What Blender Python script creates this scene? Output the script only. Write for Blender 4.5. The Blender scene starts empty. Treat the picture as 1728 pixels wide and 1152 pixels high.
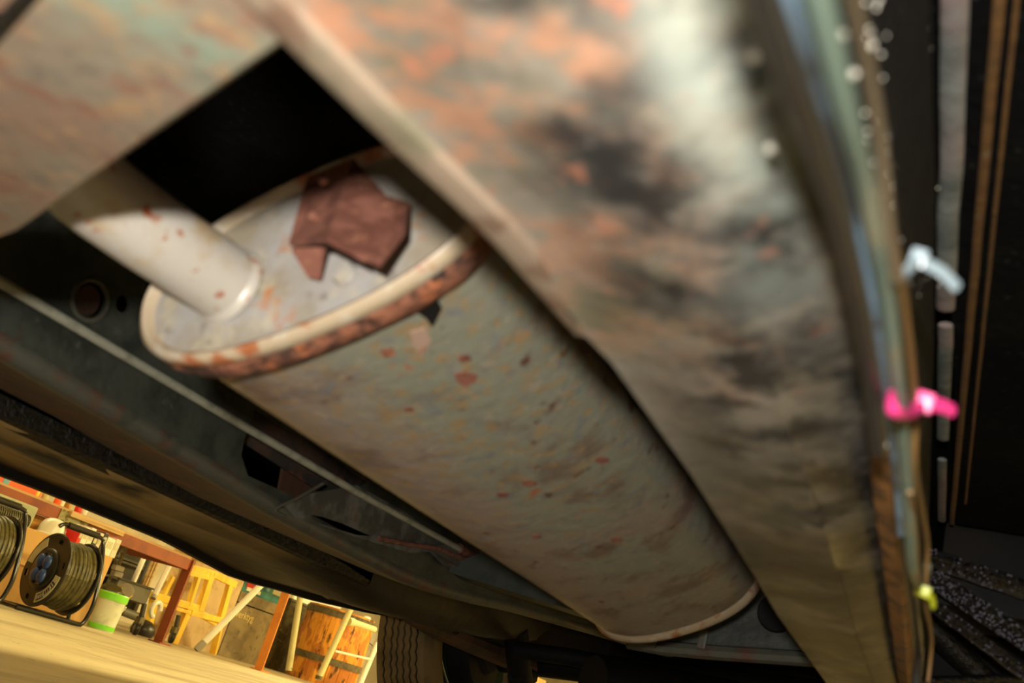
import bpy, bmesh, math, random
from mathutils import Vector, Matrix, Euler, noise

# ------------------------------------------------------------------ camera
F_PX, VPX, VPY, ROLL = 1650.0, 1625.0, 1455.0, math.radians(17)
GROUND = -0.18                       # all coordinates are taken from the lens; everything is lifted by 0.18 at the end
def basis():
    a = Vector((VPX-864, VPY-576, F_PX)); dY = a.normalized()
    n = Vector((math.sin(ROLL), -math.cos(ROLL), 0))
    k = -(n.dot(a))/F_PX
    u = Vector((n.x, n.y, k)).normalized()
    return dY.cross(u), dY, u
BX, BY, BZ = basis()
def ray(px, py):
    d = Vector((px-864, py-576, F_PX))
    return Vector((BX.dot(d), BY.dot(d), BZ.dot(d)))
def at(px, py, **k):
    d = ray(px, py); (a, v), = k.items(); i = 'xyz'.index(a)
    return d*(v/d[i])
FWD = Vector((BX.z, BY.z, BZ.z)); UPV = Vector((-BX.y, -BY.y, -BZ.y)); RGT = Vector((BX.x, BY.x, BZ.x))

scn = bpy.context.scene
col = scn.collection
cam_d = bpy.data.cameras.new('camera'); cam = bpy.data.objects.new('camera', cam_d); col.objects.link(cam)
cam.matrix_world = Matrix((( RGT.x, UPV.x, -FWD.x, 0), (RGT.y, UPV.y, -FWD.y, 0), (RGT.z, UPV.z, -FWD.z, 0), (0, 0, 0, 1)))
cam_d.sensor_width = 36; cam_d.lens = F_PX/1728*36; cam_d.clip_start = .01; cam_d.clip_end = 100
cam_d.dof.use_dof = True; cam_d.dof.focus_distance = 2.6; cam_d.dof.aperture_fstop = 9.0
scn.camera = cam

w = bpy.data.worlds.new('world'); scn.world = w; w.use_nodes = True
w.node_tree.nodes['Background'].inputs[0].default_value = (1.0, .8, .5, 1)
w.node_tree.nodes['Background'].inputs[1].default_value = .02

def light(name, kind, loc, energy, color, direction, **kw):
    d = bpy.data.lights.new(name, kind); d.energy = energy; d.color = color
    for k, v in kw.items(): setattr(d, k, v)
    o = bpy.data.objects.new(name, d); col.objects.link(o); o.location = loc
    o.rotation_euler = Vector(direction).to_track_quat('-Z', 'Y').to_euler()
    return o
# the photographer's flash, above and a little behind the lens
light('camera_flash', 'SPOT', -FWD*.10 + UPV*.062 - RGT*.036, 22.0, (1, .945, .88), FWD, spot_size=math.radians(120), spot_blend=.5, shadow_soft_size=.012)
# the workshop's ceiling lamps
for lx, ly, e in ((.30, 2.6, 430), (-1.8, 9.6, 520), (-5.6, 9.0, 200), (-7.0, 4.4, 80), (-3.0, 14.0, 260)):
    light('ceiling_lamp', 'AREA', (lx, ly, 2.75), e, (1, .82, .36), (0, 0, -1), shape='RECTANGLE', size=.4, size_y=2.2)

vs = scn.view_settings
scn.display_settings.display_device = 'sRGB'
vs.view_transform = 'Standard'; vs.look = 'None'; vs.exposure = 0; vs.gamma = 1; vs.use_curve_mapping = False
scn.cycles.max_bounces = 6
scn.cycles.sample_clamp_indirect = 6

# ------------------------------------------------------------------ materials
def S(r, g, b):
    f = lambda c: (c/255/12.92) if c/255 <= .04045 else ((c/255+.055)/1.055)**2.4
    return (f(r), f(g), f(b), 1)
def mat(name, base, layers=(), rough=.6, metal=0, bump=None, spec=.5, trans=0, coat=0):
    """layers: dict(c=colour, s=scale, lo=, hi=, d=detail, st=(sx,sy,sz), k=strength, g=(axis, from, to), off=)"""
    m = bpy.data.materials.new(name); m.use_nodes = True; nt = m.node_tree; N = nt.nodes; L = nt.links
    b = N['Principled BSDF']; b.inputs['Roughness'].default_value = rough; b.inputs['Metallic'].default_value = metal
    b.inputs['Specular IOR Level'].default_value = spec
    if trans: b.inputs['Transmission Weight'].default_value = trans
    if coat: b.inputs['Coat Weight'].default_value = coat
    tc = N.new('ShaderNodeTexCoord')
    prev = N.new('ShaderNodeRGB'); prev.outputs[0].default_value = base; prev = prev.outputs[0]
    for i, ly in enumerate(layers):
        mp = N.new('ShaderNodeMapping'); mp.inputs['Scale'].default_value = ly.get('st', (1, 1, 1)); mp.inputs['Location'].default_value = (ly.get('off', i*3.7), i*1.3, i*2.1)
        L.new(tc.outputs['Object'], mp.inputs[0])
        n = N.new('ShaderNodeTexNoise'); n.inputs['Scale'].default_value = ly['s']; n.inputs['Detail'].default_value = ly.get('d', 4); n.inputs['Roughness'].default_value = ly.get('r', .6)
        L.new(mp.outputs[0], n.inputs['Vector'])
        r = N.new('ShaderNodeMapRange'); r.interpolation_type = 'SMOOTHSTEP'
        r.inputs['From Min'].default_value = ly['lo']; r.inputs['From Max'].default_value = ly['hi']; r.inputs['To Max'].default_value = ly.get('k', 1)
        L.new(n.outputs['Fac'], r.inputs['Value'])
        fac = r.outputs[0]
        for g in ly.get('g', ()):
            sp = N.new('ShaderNodeSeparateXYZ'); L.new(tc.outputs['Object'], sp.inputs[0])
            q = N.new('ShaderNodeMapRange'); q.interpolation_type = 'SMOOTHSTEP'; q.inputs['From Min'].default_value = g[1]; q.inputs['From Max'].default_value = g[2]
            L.new(sp.outputs['xyz'.index(g[0])], q.inputs['Value'])
            mu = N.new('ShaderNodeMath'); mu.operation = 'MULTIPLY'; L.new(fac, mu.inputs[0]); L.new(q.outputs[0], mu.inputs[1]); fac = mu.outputs[0]
        mx = N.new('ShaderNodeMix'); mx.data_type = 'RGBA'
        L.new(fac, mx.inputs['Factor']); L.new(prev, mx.inputs['A']); mx.inputs['B'].default_value = ly['c']
        prev = mx.outputs['Result']
    L.new(prev, b.inputs['Base Color'])
    if bump:
        n = N.new('ShaderNodeTexNoise'); n.inputs['Scale'].default_value = bump[0]; n.inputs['Detail'].default_value = 5
        L.new(tc.outputs['Object'], n.inputs['Vector'])
        bp = N.new('ShaderNodeBump'); bp.inputs['Strength'].default_value = bump[1]; bp.inputs['Distance'].default_value = bump[2]
        L.new(n.outputs['Fac'], bp.inputs['Height']); L.new(bp.outputs[0], b.inputs['Normal'])
    return m
M = {}
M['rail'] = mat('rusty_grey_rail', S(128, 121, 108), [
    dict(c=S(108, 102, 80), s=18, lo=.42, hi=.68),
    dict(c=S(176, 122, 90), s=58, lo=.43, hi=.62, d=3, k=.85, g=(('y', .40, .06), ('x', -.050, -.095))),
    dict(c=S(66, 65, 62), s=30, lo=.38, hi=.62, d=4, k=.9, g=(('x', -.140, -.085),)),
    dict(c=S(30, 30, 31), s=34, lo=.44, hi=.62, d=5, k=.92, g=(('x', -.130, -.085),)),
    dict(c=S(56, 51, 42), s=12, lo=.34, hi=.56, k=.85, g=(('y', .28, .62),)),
    dict(c=S(158, 166, 154), s=26, lo=.36, hi=.62, d=4, k=.75, g=(('x', -.080, -.064), ('x', -.042, -.052), ('y', .34, .14))),  # pale band: flash highlight painted in along the worn rounded edge
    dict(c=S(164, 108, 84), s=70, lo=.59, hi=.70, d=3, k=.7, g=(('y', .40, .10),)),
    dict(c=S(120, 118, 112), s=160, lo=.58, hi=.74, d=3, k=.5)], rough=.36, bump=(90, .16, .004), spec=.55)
M['plate'] = mat('rusty_grey_plate', S(130, 118, 100), [
    dict(c=S(132, 108, 90), s=20, lo=.42, hi=.62, k=.9),
    dict(c=S(128, 138, 120), s=26, lo=.44, hi=.62, g=(('x', -.27, -.19),)),
    dict(c=S(164, 132, 96), s=70, lo=.50, hi=.70, d=3, k=.7),
    dict(c=S(128, 88, 72), s=48, lo=.52, hi=.70, d=3, k=.8),
    dict(c=S(100, 94, 86), s=60, lo=.56, hi=.72, d=4, k=.6)], rough=.5, bump=(80, .2, .003), spec=.35)
M['lip'] = mat('worn_edge_lip', S(136, 120, 102), [dict(c=S(108, 86, 70), s=60, lo=.45, hi=.65), dict(c=S(104, 100, 80), s=25, lo=.5, hi=.7)], rough=.45)
M['muffler'] = mat('aluminised_muffler_steel', S(150, 132, 118), [
    dict(c=S(136, 140, 122), s=12, lo=.30, hi=.60, k=.9, g=(('x', -.045, .03),)),
    dict(c=S(112, 92, 80), s=18, lo=.50, hi=.66, k=.8),
    dict(c=S(162, 130, 86), s=100, lo=.50, hi=.66, d=4, k=.75, g=(('y', .30, -.28),)),
    dict(c=S(118, 122, 126), s=85, lo=.54, hi=.70, d=4, k=.7),
    dict(c=S(166, 152, 132), s=130, lo=.56, hi=.70, d=3, k=.6),
    dict(c=S(94, 58, 46), s=52, lo=.62, hi=.72, d=3, k=.9),
    dict(c=S(176, 94, 62), s=34, lo=.66, hi=.74, d=4)], rough=.42, metal=.1, bump=(75, .3, .003))
M['endcap'] = mat('pale_grey_end_cap', S(166, 163, 158), [
    dict(c=S(150, 138, 116), s=22, lo=.40, hi=.62, k=.9),
    dict(c=S(186, 176, 150), s=60, lo=.52, hi=.68, k=.7),
    dict(c=S(178, 116, 66), s=40, lo=.57, hi=.70, d=5),
    dict(c=S(120, 112, 104), s=70, lo=.58, hi=.72, d=4, k=.7)], rough=.42, metal=.1, bump=(60, .15, .002))
M['pipe'] = mat('pale_exhaust_pipe', S(184, 178, 166), [
    dict(c=S(170, 142, 96), s=30, lo=.50, hi=.68, k=.8),
    dict(c=S(160, 88, 52), s=85, lo=.59, hi=.68, d=3)], rough=.4, metal=.1, bump=(70, .1, .002))
M['rust'] = mat('red_brown_rust', S(132, 84, 68), [dict(c=S(104, 62, 48), s=50, lo=.45, hi=.62), dict(c=S(160, 108, 80), s=90, lo=.56, hi=.7)], rough=.75, bump=(160, .4, .003))
M['seam'] = mat('ragged_rust_seam', S(138, 88, 64), [dict(c=S(70, 44, 34), s=50, lo=.46, hi=.58), dict(c=S(182, 108, 66), s=70, lo=.58, hi=.70), dict(c=S(40, 32, 28), s=38, lo=.58, hi=.68)], rough=.8, bump=(140, .6, .005))
M['seampale'] = mat('pale_pink_flaking', S(168, 140, 122), [dict(c=S(150, 110, 90), s=90, lo=.5, hi=.65)], rough=.7)
M['rim'] = mat('rusty_pale_rim', S(178, 160, 132), [dict(c=S(160, 96, 58), s=32, lo=.52, hi=.62), dict(c=S(190, 180, 160), s=70, lo=.5, hi=.7)], rough=.45)
M['web'] = mat('dark_green_undercoat', S(66, 70, 62), [dict(c=S(44, 48, 42), s=14, lo=.42, hi=.62), dict(c=S(88, 90, 84), s=60, lo=.60, hi=.74, k=.6), dict(c=S(70, 56, 48), s=24, lo=.6, hi=.75)], rough=.55, bump=(70, .35, .004))
M['bracket'] = mat('grey_bracket_steel', S(104, 104, 98), [dict(c=S(72, 72, 66), s=30, lo=.42, hi=.6), dict(c=S(112, 78, 60), s=26, lo=.58, hi=.7)], rough=.5, bump=(70, .3, .003))
M['flange'] = mat('brown_primer_flange', S(84, 62, 52), [dict(c=S(60, 54, 48), s=14, lo=.42, hi=.6), dict(c=S(124, 70, 52), s=22, lo=.57, hi=.7), dict(c=S(104, 84, 48), s=50, lo=.62, hi=.72)], rough=.6, bump=(60, .4, .004))
M['ridge'] = mat('grey_green_ridge', S(88, 88, 76), [dict(c=S(100, 70, 56), s=22, lo=.5, hi=.66), dict(c=S(70, 72, 62), s=40, lo=.5, hi=.7)], rough=.5, bump=(60, .3, .003))
M['under'] = mat('black_underseal', S(13, 13, 13), [dict(c=S(25, 24, 22), s=12, lo=.5, hi=.7), dict(c=S(70, 70, 66), s=150, lo=.66, hi=.74, d=2, k=.6)], rough=.5, bump=(110, .9, .006))
M['floorpan'] = mat('black_floor_pan', S(10, 10, 10), [dict(c=S(20, 19, 15), s=8, lo=.45, hi=.7), dict(c=S(60, 62, 58), s=190, lo=.66, hi=.74, d=2, k=.5)], rough=.85, bump=(120, .6, .004), spec=.06)
M['glossy_tar'] = mat('glossy_bumpy_underseal', S(16, 16, 22), [dict(c=S(60, 60, 72), s=150, lo=.55, hi=.66, d=2)], rough=.16, bump=(230, 1.0, .02), spec=1.0, coat=.5)
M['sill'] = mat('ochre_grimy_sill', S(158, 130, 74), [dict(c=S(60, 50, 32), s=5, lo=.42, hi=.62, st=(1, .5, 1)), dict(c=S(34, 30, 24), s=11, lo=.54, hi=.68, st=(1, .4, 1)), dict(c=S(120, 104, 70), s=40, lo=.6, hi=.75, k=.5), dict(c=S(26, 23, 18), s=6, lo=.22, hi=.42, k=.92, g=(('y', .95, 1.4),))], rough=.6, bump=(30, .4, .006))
M['orange_rust'] = mat('orange_rust_line', S(92, 64, 30), [dict(c=S(84, 58, 28), s=40, lo=.45, hi=.6), dict(c=S(110, 100, 80), s=60, lo=.62, hi=.72)], rough=.7, bump=(120, .5, .003))
M['flake_rust'] = mat('flaking_orange_rust', S(142, 98, 46), [dict(c=S(92, 62, 30), s=60, lo=.45, hi=.6), dict(c=S(112, 104, 84), s=40, lo=.58, hi=.7)], rough=.7, bump=(120, .6, .004))
M['rib'] = mat('grey_seam_sealer', S(112, 116, 112), [dict(c=S(84, 90, 86), s=30, lo=.4, hi=.65), dict(c=S(128, 112, 108), s=6, lo=.5, hi=.65)], rough=.45, bump=(120, .5, .002))
M['tube_green'] = mat('grey_green_line', S(96, 112, 100), [dict(c=S(118, 116, 96), s=16, lo=.5, hi=.65)], rough=.35, spec=.6)
M['tube_blue'] = mat('blue_grey_line', S(110, 134, 150), [dict(c=S(64, 66, 66), s=10, lo=.46, hi=.6)], rough=.3, spec=.6)  # blue tint paints in the specular highlight along the tube
M['tube_dark'] = mat('black_rubber_loom', S(38, 36, 34), [dict(c=S(48, 42, 36), s=30, lo=.55, hi=.7)], rough=.35, spec=.6)
M['wire_brown'] = mat('brown_wire', S(122, 92, 52), rough=.5)
M['tube_wire2'] = mat('faded_wire', S(96, 84, 64), rough=.5)
M['rod'] = mat('grey_green_rod', S(176, 176, 156), [dict(c=S(150, 150, 130), s=40, lo=.45, hi=.65)], rough=.4, metal=.1)
M['pink'] = mat('pink_plastic', S(226, 60, 130), rough=.35)
M['whitep'] = mat('white_plastic', S(134, 150, 156), rough=.3)
M['yellowp'] = mat('yellow_green_plastic', S(176, 184, 30), rough=.4)
M['rubber'] = mat('brown_grey_tyre_rubber', S(132, 114, 78), [dict(c=S(106, 92, 62), s=10, lo=.45, hi=.65)], rough=.85, bump=(200, .2, .002), spec=.2)
M['groove'] = mat('black_groove', S(20, 18, 16), rough=.9, spec=.1)
M['black'] = mat('matt_black_steel', S(15, 14, 13), [dict(c=S(26, 22, 18), s=12, lo=.5, hi=.7)], rough=.7, spec=.25)
M['greenrim'] = mat('dark_green_wheel_paint', S(60, 76, 50), rough=.35)
M['spring'] = mat('brown_leaf_spring', S(84, 56, 36), [dict(c=S(50, 38, 28), s=12, lo=.45, hi=.62)], rough=.75, bump=(60, .4, .004))
# workshop
M['floor'] = mat('worn_concrete_floor', S(186, 173, 142), [
    dict(c=S(170, 155, 124), s=.9, lo=.42, hi=.6, st=(1, 1, 1)),
    dict(c=S(146, 130, 102), s=2.2, lo=.50, hi=.7, st=(2.5, .3, 1), k=.8),
    dict(c=S(128, 114, 88), s=9, lo=.60, hi=.72, k=.6),
    dict(c=S(60, 50, 36), s=26, lo=.72, hi=.76, d=2, st=(1, .6, 1))], rough=.6, spec=.3)
M['wall'] = mat('cream_plaster', S(214, 202, 176), [dict(c=S(196, 182, 152), s=1.5, lo=.45, hi=.65)], rough=.9)
M['rack'] = mat('orange_oxide_steel', S(212, 132, 54), [dict(c=S(190, 112, 44), s=5, lo=.45, hi=.65)], rough=.5)
M['bench'] = mat('red_oxide_steel', S(144, 72, 36), [dict(c=S(122, 58, 30), s=5, lo=.45, hi=.65), dict(c=S(168, 92, 52), s=30, lo=.66, hi=.74)], rough=.55)
M['chip'] = mat('chipped_green_paint', S(150, 146, 100), [dict(c=S(110, 90, 50), s=20, lo=.5, hi=.6)], rough=.7)
M['wood'] = mat('pale_bare_wood', S(196, 164, 112), [dict(c=S(168, 132, 84), s=6, lo=.45, hi=.65, st=(1, .2, 6))], rough=.7)
M['amberwood'] = mat('amber_board', S(196, 146, 62), [dict(c=S(160, 112, 44), s=8, lo=.45, hi=.62, st=(1, 4, .5))], rough=.6)
M['ply'] = mat('plywood_sheet', S(206, 178, 132), [dict(c=S(178, 148, 102), s=3, lo=.42, hi=.6), dict(c=S(150, 120, 80), s=8, lo=.6, hi=.7, k=.6)], rough=.7)
M['chair'] = mat('yellow_lacquered_wood', S(252, 208, 74), [dict(c=S(240, 186, 56), s=8, lo=.45, hi=.65, st=(1, 1, .3))], rough=.4)
M['cardboard'] = mat('cardboard', S(204, 160, 98), [dict(c=S(186, 142, 84), s=4, lo=.45, hi=.65)], rough=.85)
M['reel'] = mat('black_reel_plastic', S(34, 32, 26), rough=.35)
M['cable'] = mat('dark_olive_cable', S(88, 82, 48), [dict(c=S(66, 62, 38), s=30, lo=.45, hi=.6)], rough=.45)
M['blue'] = mat('blue_socket_plastic', S(46, 70, 130), rough=.35)
M['label'] = mat('pale_label', S(196, 192, 160), rough=.5)
M['navy'] = mat('navy_print', S(30, 40, 96), rough=.6)
M['steel'] = mat('black_enamel_tube', S(30, 30, 28), rough=.25, spec=.6)
M['lime'] = mat('lime_green_plastic', S(124, 210, 50), rough=.4)
M['milky'] = mat('milky_white_plastic', S(214, 216, 196), [dict(c=S(180, 186, 160), s=6, lo=.5, hi=.65)], rough=.3)
M['grey'] = mat('grey_enamel_steel', S(96, 92, 76), [dict(c=S(80, 76, 60), s=6, lo=.45, hi=.65)], rough=.5)
M['darkgrey'] = mat('dark_grey_steel', S(58, 54, 42), [dict(c=S(44, 40, 32), s=6, lo=.45, hi=.65)], rough=.6)
M['lightgrey'] = mat('light_grey_plastic', S(158, 150, 134), rough=.5)
M['white'] = mat('white_enamel', S(232, 228, 214), rough=.35)
M['pinkish'] = mat('pinkish_white_tube', S(222, 206, 190), rough=.4)
M['toolbox'] = mat('grey_brown_painted_chest', S(134, 116, 80), [dict(c=S(108, 92, 62), s=4, lo=.45, hi=.62), dict(c=S(80, 68, 46), s=14, lo=.58, hi=.72)], rough=.7)
M['stencil'] = mat('pale_stencil_paint', S(214, 190, 120), rough=.8)
M['teal'] = mat('teal_plastic_case', S(58, 124, 120), [dict(c=S(46, 102, 100), s=5, lo=.45, hi=.6)], rough=.5)
M['red'] = mat('red_print', S(214, 40, 30), rough=.5)
M['trunk'] = mat('dark_olive_trunk', S(104, 94, 60), [dict(c=S(78, 70, 44), s=9, lo=.45, hi=.6), dict(c=S(120, 108, 60), s=22, lo=.64, hi=.72)], rough=.7)
M['flame'] = mat('flame_grained_wood', S(232, 160, 56), [dict(c=S(190, 116, 42), s=6, lo=.46, hi=.56, st=(1.6, 1.6, .6), d=4), dict(c=S(84, 48, 22), s=6.5, lo=.55, hi=.62, st=(1.5, 1.5, .6), d=4)], rough=.5)
M['strap'] = mat('dull_steel_strap', S(104, 94, 66), [dict(c=S(76, 66, 44), s=20, lo=.45, hi=.62)], rough=.5)
M['cream'] = mat('cream_painted_tube', S(196, 188, 140), rough=.45)
M['orange'] = mat('orange_plastic', S(240, 96, 40), rough=.5)
M['skyblue'] = mat('light_blue_plastic', S(110, 160, 190), rough=.5)
M['sagegrey'] = mat('sage_green_enamel', S(158, 164, 130), rough=.5)

# ------------------------------------------------------------------ mesh helpers
class MB:
    def __init__(s): s.v = []; s.f = []
    def add(s, vs, fs):
        b = len(s.v); s.v += [Vector(p) for p in vs]; s.f += [tuple(b+i for i in f) for f in fs]; return s
    def box(s, c, size, rot=None, bev=0):
        bm = bmesh.new(); bmesh.ops.create_cube(bm, size=1)
        bmesh.ops.scale(bm, vec=size, verts=bm.verts)
        if bev: bmesh.ops.bevel(bm, geom=bm.edges[:], offset=bev, segments=2, affect='EDGES', profile=.7)
        if rot is not None: bmesh.ops.transform(bm, matrix=(rot if isinstance(rot, Matrix) else Euler(rot).to_matrix()).to_4x4(), verts=bm.verts)
        return s.bm(bm, Vector(c))
    def bm(s, bm, off=Vector((0, 0, 0))):
        bm.verts.index_update()
        s.add([v.co+off for v in bm.verts], [[v.index for v in f.verts] for f in bm.faces]); bm.free(); return s
    def prism(s, pts, ext):
        n = len(pts); ext = Vector(ext); P = [Vector(p) for p in pts]
        return s.add(P+[p+ext for p in P], [tuple(range(n))[::-1], tuple(range(n, 2*n))]+[(i, (i+1) % n, n+(i+1) % n, n+i) for i in range(n)])
    def loft(s, secs, closed=True, caps=True):
        n = len(secs[0]); b = [p for q in secs for p in q]; f = []
        for j in range(len(secs)-1):
            for i in range(n if closed else n-1):
                a, c = j*n+i, j*n+(i+1) % n
                f.append((a, c, c+n, a+n))
        if caps and closed: f += [tuple(range(n))[::-1], tuple(range(len(b)-n, len(b)))]
        return s.add(b, f)
    def tube(s, pts, r, n=10, flat=1.0, up=None, caps=True):
        P = [Vector(p) for p in pts]; secs = []; prev = None
        for i, p in enumerate(P):
            t = (P[min(i+1, len(P)-1)]-P[max(i-1, 0)]).normalized()
            if prev is None:
                u = Vector(up) if up else (Vector((0, 0, 1)) if abs(t.z) < .9 else Vector((1, 0, 0)))
            else: u = prev
            a = (u - t*u.dot(t)).normalized(); prev = a; b = t.cross(a)
            rr = r[i] if isinstance(r, (list, tuple)) else r
            secs.append([p + a*math.cos(q)*rr*flat + b*math.sin(q)*rr for q in [2*math.pi*k/n for k in range(n)]])
        return s.loft(secs, True, caps)
    def lathe(s, prof, c, axis, n=32):
        """prof: (radius, along) pairs"""
        ax = Vector(axis).normalized(); a = ax.orthogonal().normalized(); b = ax.cross(a); c = Vector(c)
        return s.loft([[c+ax*h+(a*math.cos(q)+b*math.sin(q))*max(r, 1e-5) for q in [2*math.pi*k/n for k in range(n)]] for r, h in prof], True, True)
    def build(s, name, m, parent=None, smooth=False, origin=None):
        me = bpy.data.meshes.new(name)
        if parent is not None: o0 = ORG[parent]
        else: o0 = Vector(origin) if origin is not None else base_of(s.v)
        me.from_pydata([p-o0 for p in s.v], [], s.f); me.validate(); me.update()
        bm = bmesh.new(); bm.from_mesh(me); bmesh.ops.recalc_face_normals(bm, faces=bm.faces); bm.to_mesh(me); bm.free()
        if smooth:
            me.polygons.foreach_set('use_smooth', [True]*len(me.polygons))
            try: me.set_sharp_from_angle(angle=math.radians(smooth if smooth is not True else 40))
            except Exception: pass
        me.materials.append(M[m] if isinstance(m, str) else m)
        o = bpy.data.objects.new(name, me); col.objects.link(o)
        if parent is not None: o.parent = parent; ORG[o] = o0
        else: o.location = o0; ORG[o] = o0
        return o
ORG = {}
def base_of(v):
    return Vector((sum(p.x for p in v)/len(v), sum(p.y for p in v)/len(v), min(p.z for p in v)))
def tag(o, label, cat, group=None, kind=None):
    o['label'] = label; o['category'] = cat
    if group: o['group'] = group
    if kind: o['kind'] = kind
    return o
def thing(name, loc, label, cat, group=None):
    o = bpy.data.objects.new(name, None); col.objects.link(o); o.location = loc; o.empty_display_size = .1
    ORG[o] = Vector(loc); return tag(o, label, cat, group)
def struct(o): o['kind'] = 'structure'; return o
def smooth_pts(pts, k=4):
    P = [Vector(p) for p in pts]; out = []
    for i in range(len(P)-1):
        p0, p1, p2, p3 = P[max(i-1, 0)], P[i], P[i+1], P[min(i+2, len(P)-1)]
        for j in range(k):
            t = j/k
            out.append(.5*((2*p1)+(p2-p0)*t+(2*p0-5*p1+4*p2-p3)*t*t+(3*p1-p0-3*p2+p3)*t**3))
    out.append(P[-1]); return out
def interp(tab, y):
    if y <= tab[0][0]: return tab[0][1]
    for (a, u), (b, v) in zip(tab, tab[1:]):
        if y <= b: return u+(v-u)*(y-a)/(b-a)
    return tab[-1][1]
def holed_plate(outline, holes, thick, mapping):
    """a plate with real holes: 2D outline minus holes, extruded, then mapped to 3D"""
    cu = bpy.data.curves.new('plate_curve', 'CURVE'); cu.dimensions = '2D'; cu.fill_mode = 'BOTH'; cu.extrude = thick/2
    for poly in [outline]+list(holes):
        sp = cu.splines.new('POLY'); sp.points.add(len(poly)-1); sp.use_cyclic_u = True
        for q, p in zip(sp.points, poly): q.co = (p[0], p[1], 0, 1)
    ob = bpy.data.objects.new('plate_curve', cu); col.objects.link(ob)
    bpy.context.view_layer.update()
    me = ob.to_mesh()
    mb = MB().add([mapping(v.co) for v in me.vertices], [tuple(p.vertices) for p in me.polygons])
    ob.to_mesh_clear(); bpy.data.objects.remove(ob); bpy.data.curves.remove(cu)
    return mb
PI = math.pi

# ------------------------------------------------------------------ room
G = GROUND
o = MB().add([(-9.6, -3, G), (.9, -3, G), (.9, 22, G), (-9.6, 22, G)], [(0, 1, 2, 3)]); struct(o.build('floor', 'floor', origin=(0, 0, G)))
struct(MB().box((-9.65, 8, 1.3), (.1, 28.2, 3)).build('wall_left', 'wall'))
struct(MB().box((-4.05, 22.05, 1.3), (11.2, .1, 3)).build('wall_back', 'wall'))
struct(MB().box((.80, 8, 1.3), (.1, 28.2, 3)).build('wall_right', 'wall'))  # unseen wall, set close to the car to cut warm floor bounce
struct(MB().box((-4.05, -3.05, 1.3), (11.2, .1, 3)).build('wall_front', 'wall'))
struct(MB().box((-.22, 4.3, 1.3), (1.96, .1, 3)).build('light_block_partition', 'wall'))  # added out of view to keep floor bounce off the underside
struct(MB().box((-4.05, 9.5, 2.86), (11.2, 25.2, .1)).build('ceiling', 'wall'))

# ------------------------------------------------------------------ the car
car = thing('car', (0, 0, G), 'old car seen from below with rusty frame rails and black underseal', 'car')
ZR = .125
def rp(px, py): return at(px, py, z=ZR)
k_ = ZR/.14
left_tab = [(-.5, -.185), (.10, -.175*k_), (.134*k_, -.172*k_), (.184*k_, -.164*k_), (.239*k_, -.1525*k_), (.262, -.1495*k_), (.278, -.1490*k_), (.287, -.1450*k_), (.42, -.1445*k_), (.60, -.150*k_), (.75, -.156*k_), (1.1, -.159*k_), (2.6, -.16*k_)]
right_tab = [(-.5, -.066), (.13, -.057*k_), (.154, -.048*k_), (.174, -.043*k_), (.216, -.040*k_), (.36, -.041*k_), (.52, -.046*k_), (.95, -.062*k_), (2.6, -.075)]
ys = [-.5, -.3, -.1] + [.0+.02*i for i in range(70)] + [1.45+.15*i for i in range(8)]
secs = []
for y in ys:
    xl = interp(left_tab, y); xr = interp(right_tab, y)
    nz = lambda s: .0016*noise.noise(Vector((s*40, y*14, 3)))
    w_ = xr-xl
    p = [(xl+.004, .24), (xl+.003, ZR+.018), (xl+.0015, ZR+.004), (xl+.003, ZR-.0005), (xl+.010, ZR+.001+nz(1)), (xl+w_*.25, ZR+.0005+nz(2)), (xl+w_*.45, ZR+nz(3)), (xl+w_*.62, ZR+.0005+nz(4)),
         (xr-.034, ZR+.0022+nz(5)), (xr-.021, ZR+.0072+nz(6)), (xr-.011, ZR+.014), (xr-.004, ZR+.0225), (xr-.001, ZR+.034), (xr, ZR+.055), (xr+.002, .24)]
    secs.append([Vector((x, y, z)) for x, z in p])
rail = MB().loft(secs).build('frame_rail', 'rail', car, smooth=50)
rail.data.materials.append(M['under'])
for f in rail.data.polygons:
    if f.center.z-.18 > ZR+.028 and f.center.x > -.085: f.material_index = 1
rail['label'] = 'right frame rail with orange rust spots and black grime'
# folded lip along the rail's inner lower edge
lip = []
for y in [v for v in ys if v < .30]:
    xl = interp(left_tab, y); t = 1 if y < .22 else max(.05, (.285-y)/.065)
    lip.append([Vector((xl-.0008, y, ZR+.006)), Vector((xl-.001, y, ZR-.0012*t)), Vector((xl+.0035, y, ZR-.0024*t)), Vector((xl+.0085*t+.001, y, ZR-.0012*t)), Vector((xl+.010*t+.001, y, ZR+.004)), Vector((xl+.004, y, ZR+.008))])
MB().loft(lip).build('rail_lip', 'lip', rail, smooth=60)
# rusty flange hanging at the rail's right corner
fl = []
for i, y in enumerate([.33+.03*j for j in range(30)]):
    xr = interp(right_tab, y); e = .002*noise.noise(Vector((y*30, 1, 1)))+.001*noise.noise(Vector((y*90, 4, 1)))
    s_ = min(1, (y-.32)/.10)
    fl.append([Vector((xr-.004, y, ZR+.016)), Vector((xr-.006-.004*s_+e, y, ZR+.006-.001*s_)), Vector((xr-.001+e*.5, y, ZR+.001)), Vector((xr+.002*s_+e, y, ZR+.004)), Vector((xr+.0015, y, ZR+.020))])
MB().loft(fl).build('rail_flange', 'flake_rust', rail, smooth=50)['label'] = 'flaking orange rust along the rail corner'
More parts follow.
